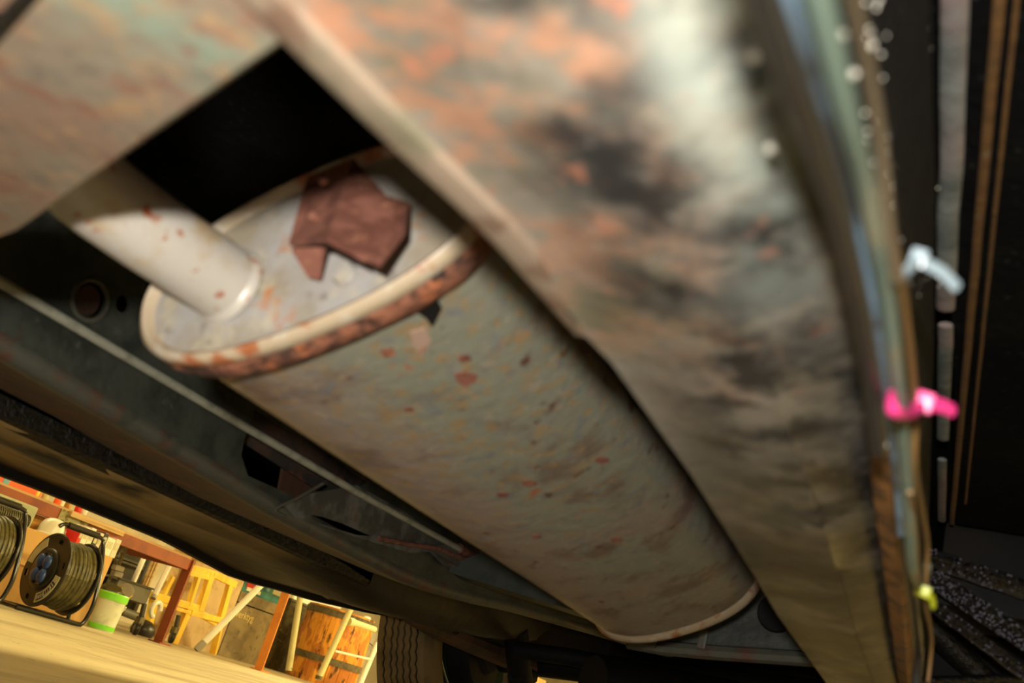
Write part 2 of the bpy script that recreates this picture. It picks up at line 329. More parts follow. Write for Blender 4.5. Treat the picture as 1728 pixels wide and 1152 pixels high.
# cross plate, with a second plate behind it
pp = [rp(500, 48), rp(250, 225), rp(45, 375), rp(22, 390), rp(-12, 402), rp(-260, 430), rp(-420, 330)+Vector((0, 0, 0)), rp(-4, 54), rp(47, -1), rp(190, -150), rp(440, -40)]
cp = MB().prism(pp, (0, 0, .004)).build('cross_plate', 'plate', car)
cp['label'] = 'flat rusty cross plate between the frame rails'
a, b = rp(497, 50), rp(22, 388); d = (b-a).normalized(); nrm = Vector((0, 0, 1)).cross(d)
MB().tube([a+Vector((0, 0, .002)), a.lerp(b, .5)+Vector((0, 0, .002)), b+Vector((0, 0, .002))], .0016, 10).build('plate_edge', 'plate', cp, smooth=True)
a, b = rp(50, -8), rp(-8, 58)
MB().tube([a+(a-b)*2+Vector((0, 0, .001)), b+(b-a)*1.0+Vector((0, 0, .001))], .0022, 8).build('plate_edge', 'under', cp, smooth=True)
q = [rp(44, -6)+Vector((0, 0, .006)), rp(-12, 50)+Vector((0, 0, .006)), rp(-420, 10)+Vector((0, 0, .006)), rp(-100, -300)+Vector((0, 0, .006))]
MB().prism(q, (0, 0, .004)).build('cross_plate', 'plate', car)

# floor pan
def grid(x0, x1, y0, y1, z, nx, ny, amp=0):
    vs = [Vector((x0+(x1-x0)*i/nx, y0+(y1-y0)*j/ny, z+amp*noise.noise(Vector((i*.9, j*.9, 2))))) for j in range(ny+1) for i in range(nx+1)]
    fs = [(j*(nx+1)+i, j*(nx+1)+i+1, (j+1)*(nx+1)+i+1, (j+1)*(nx+1)+i) for j in range(ny) for i in range(nx)]
    return MB().add(vs, fs)
fp = grid(-1.28, .55, -1.6, 3.4, .335, 24, 50, .002)
pan = fp.build('floor_pan', 'floorpan', car, smooth=True)
# body shell above the pan keeps the lamps off the underside
MB().box((-.38, 1.0, .62), (1.86, 5.4, .5), bev=.06).build('body_shell', 'under', car, smooth=True)
# right-hand floor: lower tray beside the rail, with seam sealer bead and two rusty seams
tray = grid(-.037, .5, -.4, 1.04, .300, 30, 50, .0008).build('floor_tray', 'floorpan', car, smooth=True)
def yline(px0, py0, px1, py1, z, n=8):
    a, b = at(px0, py0, z=z), at(px1, py1, z=z); return [a.lerp(b, i/n) for i in range(n+1)]
def seam(path, r, m, name, wob=.0): 
    P = [p+Vector((wob*noise.noise(Vector((p.y*20, 1, 1))), 0, 0)) for p in path]
    if P[0].y < .31: P = [P[0]+(P[0]-P[1]).normalized()*.6]+P; r = [r[0]]+r if isinstance(r, list) else r
    return MB().tube(P, r, 8, flat=.5).build(name, m, tray, smooth=True)
seam(yline(1612, -60, 1606, 280, .2975)+yline(1602, 300, 1596, 520, .2975, 4)[1:], [.0052]*13, 'rib', 'sealer_bead', .0006)
seam(yline(1596, 548, 1591, 740, .2975), .0044, 'rib', 'sealer_bead', .0008)
seam(yline(1590, 775, 1589, 878, .2975), .0036, 'rib', 'sealer_bead', .0008)
seam(yline(1692, -60, 1606, 884, .2975, 20), .0022, 'orange_rust', 'rusty_seam', .0006)
seam(yline(1722, -60, 1629, 850, .2975, 20), .0010, 'orange_rust', 'rusty_seam', .0004)

# left frame rail: web with holes, flange, ridge
XW = -.75
def wp(px, py, x=XW): p = at(px, py, x=x); return (p.y, p.z)
bot = [(-.6, .178), (.3, .170), (.508, .165), (.684, .159), (.937, .148), (1.275, .147), (1.45, .163), (1.616, .184), (2.055, .227), (2.68, .284), (3.3, .335)]
out = [(y, z) for y, z in bot]+[(3.3, .5), (2.0, .42), (1.4, .33), (-.6, .33)]
def ellipse(cy, cz, ry, rz, n=24): return [(cy+ry*math.cos(2*PI*i/n), cz+rz*math.sin(2*PI*i/n)) for i in range(n)]
c1 = wp(150, 506); c2 = wp(205, 513)
big = [wp(*p) for p in ((428, 690), (410, 740), (405, 770), (413, 800), (420, 805), (472, 826), (480, 800), (505, 815), (480, 842), (500, 842), (550, 834), (580, 831), (618, 811), (560, 770))]
big = [wp(*p) for p in ((428, 690), (410, 740), (405, 768), (416, 802), (472, 827), (500, 840), (550, 834), (590, 830), (618, 812), (560, 770))]
small = ellipse(*wp(889, 1000), .006, .004, 10)
wslot = [wp(*p) for p in ((523, 868), (545, 872), (580, 884), (624, 904), (600, 902), (560, 890), (530, 880))]
web = holed_plate(out, [ellipse(c1[0], c1[1], .0175, .0165), ellipse(c2[0], c2[1], .0085, .008, 14), big, small, wslot], .004, lambda v: Vector((XW-v.z, v.x, v.y)))
web_o = web.build('side_rail', 'web', car)
web_o['label'] = 'left frame rail in dark green-black underseal with round holes'
ring = [Vector((XW+.002, c1[0]+.0195*math.cos(q), c1[1]+.0185*math.sin(q))) for q in [2*PI*i/28 for i in range(29)]]
MB().tube(ring, .0026, 8).build('hole_rim', 'ridge', web_o, smooth=True)
MB().lathe([(.0, -.004), (.016, -.004), (.0172, .0), (.0172, .03), (.013, .034), (0, .034)], (XW-.035, c1[0], c1[1]), (1, 0, 0), 24).build('hole_cup', 'spring', web_o, smooth=True)
def px_strip(pts, x, th, m, name, parent): return MB().prism([at(p[0], p[1], x=x) for p in pts], (-th, 0, 0)).build(name, m, parent)
px_strip([(400, 740), (560, 842), (640, 850), (660, 780), (420, 640)], XW-.045, .004, 'flange', 'inner_panel', web_o)
px_strip([(478, 790), (470, 835), (560, 850), (600, 850)], XW-.055, .004, 'spring', 'inner_panel', web_o)
# flange and ridge follow the web's lower edge
rs, fs_ = [], []
for y in [-.6+.08*i for i in range(49)]:
    z = interp(bot, y); e = .0025*noise.noise(Vector((y*12, 7, 0))); wdt = .125 if y < .9 else max(.035, .125-.20*(y-.9))
    rs.append([Vector((XW+.003, y, z+.010+e)), Vector((XW+.0045, y, z+.004)), Vector((XW+.002, y, z-.004)), Vector((XW-.008, y, z-.007)), Vector((XW-.018, y, z-.0065)), Vector((XW-.012, y, z+.006)), Vector((XW-.003, y, z+.016))])
    fs_.append([Vector((XW-.016, y, z-.0055)), Vector((XW-wdt*.5, y, z-.004+e)), Vector((XW-wdt+e, y, z-.004+e)), Vector((XW-wdt+e, y, z+.02)), Vector((XW-.016, y, z+.02))])
MB().loft(rs).build('rail_ridge', 'ridge', web_o, smooth=60)
MB().loft(fs_).build('rail_bottom', 'flange', web_o, smooth=50)
# second line: black tray and glossy ledge between rail and sill
MB().box((-.99, .3, .235), (.24, 3.2, .01)).build('gap_panel', 'floorpan', car)
led = [[Vector((-.905, y, .150)), Vector((-.905, y, .139+.002*noise.noise(Vector((y*9, 0, 0))))), Vector((-.925, y, .132)), Vector((-.96, y, .134)), Vector((-.96, y, .24)), Vector((-.905, y, .24))] for y in [-.6+.1*i for i in range(21)]]
MB().loft(led).build('inner_ledge', 'under', car, smooth=50)
# sill
low = [(-.8, .119), (.9, .119), (1.1, .119), (1.28, .118), (1.38, .110), (1.46, .104), (1.55, .108), (1.7, .118), (1.85, .130), (2.05, .150), (2.3, .19)]
ss, rim_s = [], []
for i in range(64):
    y = -.8+i*.047
    z = interp(low, y); e = .003*noise.noise(Vector((y*6, 3, 0)))
    zi = z+.004 if y < 1.5 else z+.004+(y-1.5)*.01
    ss.append([Vector((-.905, y, zi+.035)), Vector((-.915, y, zi+.012+e)), Vector((-.95, y, zi+.001+e)), Vector((-1.03, y, z+.006-e)), Vector((-1.10, y, z+.0155+e)), Vector((-1.17, y, z+.014)), Vector((-1.232, y, z+.010)), Vector((-1.262, y, z+.022)), Vector((-1.285, y, z+.06)), Vector((-1.295, y, .40)), Vector((-.905, y, .40))])
    rim_s.append([Vector((-1.226, y, z+.013)), Vector((-1.232, y, z-.001+e)), Vector((-1.243, y, z-.003+e)), Vector((-1.258, y, z+.002)), Vector((-1.262, y, z+.024))])
sill = MB().loft(ss).build('sill', 'sill', car, smooth=50)
sill['label'] = 'ochre stained sill along the car side'
MB().loft(rim_s).build('sill_edge', 'black', sill, smooth=50)
# inner fender, leaf spring, axle
fen = [at(*p, x=-1.02) for p in ((470, 960), (560, 1012), (640, 1034), (700, 1052), (745, 1066), (800, 1090), (860, 1104), (930, 1060), (900, 900), (500, 860))]
MB().prism(fen, (-.012, 0, 0)).build('inner_fender', 'under', car)
ls = [at(*p, x=-.985) for p in ((690, 1040), (735, 1062), (790, 1084), (850, 1108), (905, 1128))]
lsb = MB().tube(ls, [.012, .015, .018, .020, .02], 8, flat=1.1).build('leaf_spring', 'spring', car, smooth=True)
cb = at(770, 1052, x=-.955)
cw = smooth_pts([cb+Vector(p) for p in ((0, -.03, .02), (.004, -.012, -.012), (.0, .012, -.018), (.003, .024, .006), (0, .006, .016), (.004, -.012, .004), (0, .016, -.008), (.002, .034, .012))], 5)
MB().tube(cw, .0028, 6).build('wire_tangle', 'black', lsb, smooth=True)
MB().box(cb+Vector((-.01, 0, .012)), (.02, .05, .03), bev=.006).build('spring_clamp', 'black', lsb)
# cross member under the muffler's tail, with a black disc for the dark of a hole, and clips
xm = [at(*p, y=1.36) for p in ((740, 960), (985, 1035), (1080, 1076), (1150, 1092), (1375, 1110), (1420, 1060), (1300, 930), (1000, 860))]
cm = MB().prism(xm, (0, .06, 0)).build('cross_member', 'web', car)
edge = [at(*p, y=1.355) for p in ((1060, 1082), (1120, 1093), (1200, 1100), (1290, 1106), (1380, 1112))]
MB().tube(edge, .011, 8, flat=.9).build('member_edge', 'ridge', cm, smooth=True)
for px, py in ((1102, 1076), (1186, 1078)):
    c = at(px, py, y=1.34); MB().box(c, (.012, .006, .026), bev=.003).build('clip', 'ridge', cm)
MB().lathe([(0, 0), (.024, 0), (.026, .004), (.024, .008), (0, .008)], at(1312, 1035, y=1.35), (0, -1, 0), 20).build('hole_disc', 'black', cm, smooth=True)
# rear cross member on the right, and tarred struts behind it
MB().box((.17, 1.16, .275), (.44, .12, .09), bev=.01).build('cross_member', 'black', car, smooth=True)
def strut(p0, p1, y0, y1, r, m, name):
    a, b = at(*p0, y=y0), at(*p1, y=y1)
    return MB().tube([a.lerp(b, i/14*1.7)+Vector((0, 0, .002*noise.noise(Vector((i*.9, 2, 2))))) for i in range(15)], r, 12, flat=.75).build(name, m, car, smooth=True)
strut((1545, 955), (1790, 1120), 1.00, 1.04, .0125, 'glossy_tar', 'strut')['label'] = 'glossy black underseal covered strut'
strut((1560, 938), (1790, 1015), 1.04, 1.08, .013, 'glossy_tar', 'strut')
strut((1560, 1010), (1760, 1160), 1.02, 1.06, .008, 'glossy_tar', 'strut')
strut((1500, 1150), (1790, 1142), 1.1, 1.2, .006, 'under', 'strut')
strut((1545, 1040), (1700, 1180), 1.30, 1.36, .018, 'under', 'strut')
MB().box((.2, 1.42, .23), (.62, .04, .24)).build('bulkhead', 'black', car)
# rear axle, differential and shock absorber, dark behind the wheel
ax0, ax1 = Vector((-1.08, 2.36, .145)), Vector((-.1, 2.36, .27))
axl = MB().tube([ax0.lerp(ax1, i/6) for i in range(7)], .035, 14).build('axle_tube', 'black', car, smooth=True)
MB().tube([at(870, 1060, x=-.93), at(880, 1165, x=-.93)], .028, 12).build('shock_absorber', 'black', car, smooth=True)
MB().tube([at(868, 1140, x=-.93), at(896, 1142, x=-.93)], .018, 10).build('shock_bush', 'black', car, smooth=True)
MB().tube([at(870, 1096, x=-.9), at(960, 1108, x=-.78), at(1060, 1128, x=-.66)], .018, 10).build('anti_roll_bar', 'black', car, smooth=True)
MB().tube([at(1012, 1112, x=-.66), at(1010, 1180, x=-.66)], .016, 12).build('axle_strap', 'black', car, smooth=True)
MB().tube([at(1000, 1150, x=-.66), at(1240, 1190, x=-.45)], .05, 12).build('propeller_shaft', 'black', car, smooth=True)
MB().box((-.43, 2.95, .245), (1.0, .5, .19), bev=.03).build('dark_filler_box', 'black', car, smooth=True)  # added black box, hides the lit wall beyond the axle
MB().box((-1.08, 2.95, .295), (.42, .04, .21), bev=.01).build('dark_filler_panel', 'black', car, smooth=True)  # added black panel, closes off the bright view past the wheel
# wheel, cambered
CAM = math.radians(13); R = .31; WC = Vector((-1.20, 2.345, .130))
OUT = Vector((-math.cos(CAM), 0, -math.sin(CAM))); UPW = Vector((-math.sin(CAM), 0, math.cos(CAM))); YV = Vector((0, 1, 0))
def wpt(r, h, th): return WC+OUT*h+(YV*math.cos(th)+UPW*math.sin(th))*r
NS = 288; prof = []          # tyre: side walls and tread with six zigzag grooves
HW = .058
gro = [-.044, -.028, -.012, .004, .020, .040]
prof += [(.195, -.05, 0), (.215, -.066, 0), (.25, -.074, 0), (.285, -.070, 0), (.301, -.061, 0)]
for g in gro: prof += [(R-.0012-abs(g)*.07, g-.0026, 1), (R-.009, g-.0020, 1), (R-.009, g+.0020, 1), (R-.0012-abs(g)*.07, g+.0026, 1)]
prof += [(.301, .061, 0), (.285, .070, 0), (.25, .074, 0), (.215, .066, 0), (.195, .05, 0)]
rim_prof = [(.150, -.004), (.165, -.03), (.19, -.048), (.204, -.055), (.204, -.050), (.188, -.040), (.188, .04), (.204, .055), (.198, .055), (.165, .035), (.150, .004)]
wheel = MB().loft([[wpt(r, h, 2*PI*k/48) for k in range(48)] for r, h in rim_prof+rim_prof[:1]], True, False).build('wheel', 'greenrim', car, smooth=40)
holes_ = [[(rr*math.cos(a0+da), rr*math.sin(a0+da)) for rr, da in ((.118, -.3), (.112, 0), (.118, .3), (.140, .24), (.143, 0), (.140, -.24))] for a0 in [2*PI*k/6+.2 for k in range(6)]]
holed_plate(ellipse(0, 0, .152, .152, 40), holes_, .006, lambda v: wpt(0, .002+v.z, 0)+YV*v.x+UPW*v.y).build('wheel_disc', 'greenrim', wheel)
secs = []
for k in range(NS+1):
    th = 2*PI*k/NS; tri = (abs((k % 4)-2)-1)*.0019
    secs.append([wpt(r, h+tri*z, th) for r, h, z in prof])
tyre = MB().loft(secs, False, False)
tyre.f += []
ty = tyre.build('tyre', 'rubber', wheel, smooth=35)
ty.data.materials.append(M['groove'])
npf = len(prof)-1
for i, f in enumerate(ty.data.polygons):
    j = i % npf
    if j in [5+4*g+1 for g in range(6)]: f.material_index = 1
ty['label'] = 'worn brown-grey tyre with zigzag tread grooves'
MB().loft([[wpt(r, h, 2*PI*k/40) for k in range(40)] for r, h in [(0, -.10), (.05, -.10), (.06, -.085), (.100, -.08), (.106, -.072), (.106, -.025), (.10, -.02), (0, -.02)]], True, True).build('brake_drum', 'black', wheel, smooth=40)
br = [at(740, 1075, x=-1.13), at(740, 1090, x=-1.13), at(744, 1110, x=-1.13), at(750, 1135, x=-1.13), at(758, 1160, x=-1.13)]
MB().tube(smooth_pts(br), .0025, 6).build('rim_edge', 'tube_green', wheel, smooth=True)  # thin tube standing in for the light line of the rim edge

# ------------------------------------------------------------------ muffler
MC = Vector((-.305, 0, .178)); TILT = math.radians(29)
def oval(a, b, y, n=72, dx=0, wob=0, seed=0, e=2.3):
    r = []
    for k in range(n):
        t = 2*PI*k/n; c, s = math.cos(t), math.sin(t)
        u = a*math.copysign(abs(c)**(2/e), c); v = b*math.copysign(abs(s)**(2/e), s)
        m_ = 1+wob*noise.noise(Vector((c*3+seed, s*3, y*9)))
        u *= m_; v *= m_
        r.append(Vector((MC.x+u*math.cos(TILT)-v*math.sin(TILT), y, MC.z+u*math.sin(TILT)+v*math.cos(TILT))))
    return r
Y0, Y1 = .33, 1.06
muf = thing('muffler', (MC.x, .7, MC.z-.06), 'oval grey muffler with rust-pitted shell hung between frame rails', 'muffler')
MB().loft([oval(.0915, .0415, Y0+.010+(Y1-Y0-.02)*i/24, wob=.006) for i in range(25)]).build('shell', 'muffler', muf, smooth=50)
MB().loft([oval(.096, .0445, Y0+.008), oval(.099, .0470, Y0+.002), oval(.0985, .0465, Y0-.003), oval(.0958, .0438, Y0-.005), oval(.0930, .0410, Y0-.003), oval(.0905, .0385, Y0+.004)], True, True).build('end_rim', 'rim', muf, smooth=60)
MB().loft([oval(.097, .0450, Y0+.004, wob=.02, seed=4), oval(.0995, .0475, Y0+.010, wob=.02, seed=2), oval(.0985, .0465, Y0+.017, wob=.03), oval(.0925, .0424, Y0+.024, wob=.03, seed=1), oval(.089, .040, Y0+.026)], True, True).build('rusty_seam', 'seam', muf, smooth=60)
MB().loft([oval(.0932, .0412, Y0+.000), oval(.089, .037, Y0+.0035), oval(.081, .030, Y0+.0025), oval(.03, .008, Y0+.001)], True, True).build('end_cap', 'endcap', muf, smooth=60)
MB().loft([oval(.0915, .0415, Y1-.014), oval(.0955, .0450, Y1-.007), oval(.0965, .046, Y1-.001), oval(.0955, .045, Y1+.004), oval(.088, .038, Y1+.005)], True, True).build('tail_rim', 'rim', muf, smooth=60)
# torn tab on the seam and rust flakes lifting off the shell
from mathutils.bvhtree import BVHTree
sec_ = [oval(.0915, .0415, Y0+.010+(Y1-Y0-.02)*i/24, wob=.006) for i in range(25)]
vv = [p for q in sec_ for p in q]; nn = len(sec_[0])
bvh = BVHTree.FromPolygons(vv, [(j*nn+i, j*nn+(i+1) % nn, (j+1)*nn+(i+1) % nn, (j+1)*nn+i) for j in range(24) for i in range(nn)])
def on_shell(px, py, lift):
    d = ray(px, py).normalized(); h = bvh.ray_cast(Vector((0, 0, 0)), d)
    return h[0]+h[1]*(lift if h[1].dot(d) < 0 else -lift) if h[0] else d*.5
def flake(pts, lift, m, name):
    top = [on_shell(x, y, lift) for x, y in pts]; low_ = [on_shell(x, y, -.001) for x, y in pts]; n = len(pts)
    return MB().add(top+low_, [tuple(range(n)), tuple(range(n, 2*n))[::-1]]+[(i, (i+1) % n, n+(i+1) % n, n+i) for i in range(n)]).build(name, m, muf)
flake(((688, 514), (735, 498), (744, 516), (728, 548), (716, 532)), .0016, 'black', 'torn_tab')['label'] = 'dark torn tab at the seam'
flake(((766, 630), (782, 626), (806, 632), (800, 644), (784, 652), (770, 642)), .0006, 'rust', 'rust_flake')
flake(((770, 600), (790, 598), (796, 606), (778, 612)), .0005, 'rust', 'rust_flake')
flake(((692, 560), (718, 552), (728, 574), (712, 600), (698, 584)), .0005, 'seampale', 'rust_flake')
flake(((640, 590), (662, 586), (668, 598), (648, 602)), .0005, 'seam', 'rust_flake')
for fx, fy, fr_ in ((893, 815, 9), (848, 834, 7), (1016, 776, 9), (905, 905, 6), (690, 690, 6), (1040, 910, 7)):
    flake([(fx+fr_*1.5*math.cos(q), fy+fr_*.6*math.sin(q)) for q in [2*PI*k/8 for k in range(8)]], .0004, 'rust', 'rust_flake')
# inlet pipe
p0, p1 = at(386, 482, y=Y0), at(226, 372, y=.272)
dr = (p1-p0)
pts = [p0-dr*.05, p0+dr*.25, p0+dr*.5, p1, p1+dr*.5+Vector((0, -.006, .003)), p1+dr*1.1+Vector((0, -.02, .02)), p1+dr*1.6+Vector((0, -.05, .05))]
MB().tube(smooth_pts(pts), .0188, 28).build('inlet_pipe', 'pipe', muf, smooth=True)
MB().tube([p0-dr*.02, p0+dr*.03, p0+dr*.06], [.0208, .0200, .0184], 28).build('pipe_weld', 'pipe', muf, smooth=True)
# folded rust-brown bracket welded on the end cap
yb = Y0-.004
def bq(px, py, d): return at(px, py, y=yb-d)
A1, A2, A3, A4 = bq(518, 298, .000), bq(596, 267, .002), bq(552, 402, .032), bq(487, 410, .012)
B2, B3, B4, B5 = bq(645, 322, .004), bq(652, 330, .006), bq(692, 342, .004), bq(684, 388, .020)
B6, B7 = bq(640, 446, .026), bq(618, 436, .027)
C0, C1, C2, C3 = bq(490, 420, .012), bq(545, 416, .014), bq(538, 472, .002), bq(520, 468, .002)
def sheet(quads, name, th=.0022):
    mb = MB()
    for qd in quads:
        n = (qd[1]-qd[0]).cross(qd[2]-qd[0]).normalized()
        if n.y < 0: n = -n
        mb.prism(qd, n*th)
    return mb.build(name, 'rust', muf)
sheet([[A1, A2, A3, A4], [A2, B2, B7, A3], [B3, B4, B5, B6]], 'hanger_bracket')['label'] = 'folded red-brown rusty hanger bracket'
sheet([[B2, B3, B6, B7]], 'bracket_fold'); sheet([[C0, C1, C2, C3]], 'bracket_flap')
for px, py in ((548, 305), (530, 367)):
    c = bq(px, py, .018); MB().lathe([(0, 0), (.0024, 0), (.002, .0025), (0, .003)], c, (0, -1, 0), 10).build('bracket_pip', 'rust', muf)
c = at(582, 462, y=Y0-.001); MB().lathe([(0, .004), (.005, .0035), (.0065, 0), (0, 0)], c, (0, -1, 0), 16).build('cap_dimple', 'endcap', muf, smooth=True)

# ------------------------------------------------------------------ brake rod and bracket
br_pts = [at(-120, 404, x=-.722), at(0, 475, x=-.722), at(200, 594, x=-.722), at(400, 712, x=-.722), at(600, 829, x=-.725), at(805, 942, x=-.735)]
rod = thing('brake_rod', br_pts[3], 'long thin grey-green rod running along the left frame rail', 'rod')
MB().tube(br_pts, .0048, 12).build('rod', 'rod', rod, smooth=True)
MB().tube([at(775, 925, x=-.733), at(812, 945, x=-.733)], .008, 10).build('rod_end', 'rust', rod, smooth=True)
bo = [wp(*p, -.742) for p in ((476, 850), (520, 832), (600, 818), (680, 862), (740, 905), (765, 915), (835, 938), (832, 972), (790, 966), (745, 952), (725, 930), (690, 932), (655, 922), (620, 912), (560, 892), (495, 872))]
slot = [wp(*p, -.742) for p in ((523, 868), (545, 872), (580, 884), (624, 904), (600, 902), (560, 890), (530, 880))]
bk = holed_plate(bo, [slot], .004, lambda v: Vector((-.742-v.z, v.x, v.y))).build('rod_bracket', 'bracket', car)
bk['label'] = 'slotted bracket plate at the end of the rod'
MB().tube(smooth_pts([at(*p, x=-.735) for p in ((545, 815), (505, 838), (470, 855), (466, 862), (480, 870))]), .0019, 8).build('wire_hook', 'ridge', bk, smooth=True)
MB().tube(smooth_pts([at(*p, x=-.734) for p in ((640, 908), (690, 918), (740, 926), (775, 940), (830, 958))]), [.0035]*17, 8).build('cable_lug', 'rust', bk, smooth=True)
lug = [at(*p, x=-.733) for p in ((722, 925), (762, 915), (836, 938), (830, 970), (785, 962))]
MB().prism(lug, (-.004, 0, 0)).build('lug_plate', 'ridge', bk)

# ------------------------------------------------------------------ lines along the right rail, and their ties
XP = -.0335
def poly(pts, x): return smooth_pts([at(px, py, x=x) for px, py in pts], 5)
def line(name, pts, x, r, m, label, cat='pipe'):
    P = poly(pts, x)
    if pts[0][1] < 0: P = [P[0]+Vector((0, -.5, (P[0].z-P[1].z)/max(.01, P[1].y-P[0].y)*.02))]+P
    return tag(MB().tube(P, r, 10).build(name, m, None, smooth=True), label, cat)
line('brake_line', [(1366, -80), (1383, 0), (1429, 190), (1460, 305), (1478, 400), (1500, 520), (1520, 690), (1530, 800), (1536, 900), (1541, 960), (1552, 984), (1562, 970), (1565, 950)], -.0300, .0022, 'tube_green', 'grey-green brake pipe held by the pink and white ties, hooked at its lower end')
line('fuel_line', [(1310, -80), (1330, 0), (1364, 107), (1400, 225), (1438, 350), (1468, 480), (1488, 600), (1500, 700), (1512, 800), (1520, 900)], -.0345, .0014, 'tube_blue', 'blue-grey pipe nearest the rusty rail corner')
line('wiring_loom', [(1262, -80), (1290, 0), (1330, 115), (1372, 230), (1416, 370), (1450, 520), (1470, 640), (1482, 760)], -.0362, .0026, 'tube_dark', 'black wiring loom nearest the rusty rail, beside the blue-grey pipe', 'cable')
line('wiring_loom', [(1340, -80), (1360, 0), (1400, 120), (1440, 270), (1468, 400), (1490, 520), (1510, 680), (1522, 800), (1530, 920), (1545, 1040), (1550, 1100), (1545, 1160)], -.0350, .0030, 'tube_dark', 'black wiring loom running between the two pipes', 'cable')
wire = line('earth_wire', [(1490, 330), (1512, 430), (1532, 560), (1544, 690), (1544, 790), (1556, 860), (1565, 920), (1562, 985), (1562, 1020), (1572, 1080), (1566, 1150)], -.0280, .0011, 'wire_brown', 'thin brown wire passing through all three ties', 'wire')
line('earth_wire', [(1536, 830), (1545, 900), (1548, 975)], -.0285, .0010, 'wire_brown', 'short brown wire ending at the hooked pipe', 'wire')
line('earth_wire', [(1425, -60), (1440, 0), (1468, 130), (1486, 240), (1498, 350), (1510, 470)], -.0268, .0011, 'tube_wire2', 'faded brown wire at the top beside the green-grey pipe', 'wire')
def tie(pts, knot, tail, x, m, label, s=1.0):
    d = at(*knot, x=x)
    t = thing('cable_tie', d, label, 'cable tie', 'cable ties on the pipes')
    n_ = len(pts)
    MB().tube(smooth_pts([at(p[0], p[1], x=-.0312+(x+.0312)*i/(n_-1)) for i, p in enumerate(pts)], 5), .0016*s, 8, flat=1.3).build('strap', m, t, smooth=True)
    MB().box(d, (.0060*s, .0062*s, .0070*s), rot=(.3, .2, .1), bev=.0013*s).build('head', m, t, smooth=True)
    a = at(*tail, y=d.y+.01); MB().tube([d, d.lerp(a, .5)+Vector((.001, 0, .0005)), a], .0017*s, 8, flat=1.5).build('tail', m, t, smooth=True)
    return t
tie([(1488, 468), (1500, 474), (1518, 468), (1534, 452), (1548, 440)], (1550, 437), (1614, 484), -.0255, 'whitep', 'white cable tie around the pipes, uppermost of three', .72)
tie([(1504, 668), (1506, 688), (1520, 700), (1538, 697), (1552, 684)], (1560, 679), (1606, 692), -.0250, 'pink', 'bright pink cable tie with knotted head around the pipes')
tie([(1546, 1000), (1554, 998), (1561, 998)], (1562, 998), (1575, 1022), -.0255, 'yellowp', 'yellow-green cable tie lowest on the brown wires', .72)

# wet specks on the underseal, coloured pale to boost their flash glints
random.seed(5)
dm = MB()
spots = [(1385, 265), (1345, 208), (1300, 250), (1440, 125), (1477, 325), (1505, 285), (1272, 98), (1310, 68), (1420, 60), (1484, 573), (1470, 76), (1497, 750), (1520, 890)]
for px, py in spots:
    c = at(px, py, x=-.0375) if px > 1395 else at(px, py, z=ZR+.004)
    dm.lathe([(0, -.0013), (.0009, -.0009), (.0013, 0), (.0009, .0009), (0, .0013)], c, (0, 0, 1), 10)
for _ in range(160):
    px, py = random.uniform(1460, 1590), random.uniform(-20, 500); c = at(px, py, x=-.0365)
    if c.z > .26 or c.z < .15: continue
    dm.lathe([(0, -.0005), (.0004, -.0003), (.0005, 0), (.0004, .0003), (0, .0005)], c, (0, 0, 1), 6)
gm = MB(); rg = random.Random(8)
for (p0_, p1_, ya_, yb3, r_, n_) in (((1545, 955), (1790, 1120), 1.00, 1.04, .0125, 460), ((1560, 938), (1790, 1015), 1.04, 1.08, .013, 110), ((1560, 1010), (1760, 1160), 1.02, 1.06, .008, 60)):
    a_, b_ = at(*p0_, y=ya_), at(*p1_, y=yb3); d_ = (b_-a_).normalized()
    for _ in range(n_):
        c = a_.lerp(b_, rg.random()*1.5); v = (-c).normalized(); v = (v-d_*v.dot(d_)).normalized(); u_ = v.cross(d_); q_ = rg.uniform(-.9, .9)
        c = c+(v*math.cos(q_)+u_*math.sin(q_))*r_*.93; e_ = rg.uniform(.0006, .0017)
        gm.lathe([(0, -e_), (e_*.8, -e_*.5), (e_*.8, e_*.5), (0, e_)], c, (v.x, v.y, v.z), 6)
M['grit'] = mat('shiny_underseal_grit', S(84, 84, 100), rough=.12, spec=1.0, coat=.5)  # bluish grey paints in the glints off the glossy tar
o = gm.build('underseal_grit', 'grit', car, smooth=True); o['kind'] = 'stuff'
M['drop'] = mat('wet_underseal_speck', S(190, 186, 172), rough=.1, spec=1.0)
o = dm.build('underseal_specks', 'drop', rail, smooth=True); o['kind'] = 'stuff'

# ------------------------------------------------------------------ workshop behind: steel bench
XB = -5.55
zt = at(0, 817, x=XB).z; zb = at(0, 843, x=XB).z
zt2 = at(300, 928, x=XB).z
bench = thing('steel_bench', (XB, 6.0, G), 'long red-brown steel bench frame behind the car', 'bench')
ztop, zbot = zt, zb
y1L = at(262, 1083, z=G).y+.02
yA, yB_ = 3.4, y1L
MB().box((XB, (yA+yB_)/2, (ztop+zbot)/2), (.05, yB_-yA, ztop-zbot), bev=.004).build('front_beam', 'bench', bench)
MB().box((XB+.028, at(122, 872, x=XB).y, (ztop+zbot)/2), (.006, .26, (ztop-zbot)*1.0)).build('paint_patch', 'chip', bench)['label'] = 'patch of chipped green paint'
pb = at(165, 880, x=XB+.04); MB().box((XB+.045, pb.y+.0, ztop-.012), (.03, .5, .035), bev=.004).build('wood_batten', 'wood', bench)
MB().box((XB-.43, (yA+yB_)/2, ztop+.008), (.85, yB_-yA-.02, .016)).build('worktop', 'wood', bench)
def angle_leg(y, zt_, par, x=XB, m='bench'):
    MB().box((x+.0, y, (G+zt_)/2), (.085, .012, zt_-G)).box((x-.040, y+.045, (G+zt_)/2), (.012, .095, zt_-G)).build('leg', m, par)
    MB().box((x, y+.02, G+.005), (.12, .13, .01)).build('foot_plate', m, par)
angle_leg(y1L-.02, ztop, bench); angle_leg(3.7, ztop, bench)
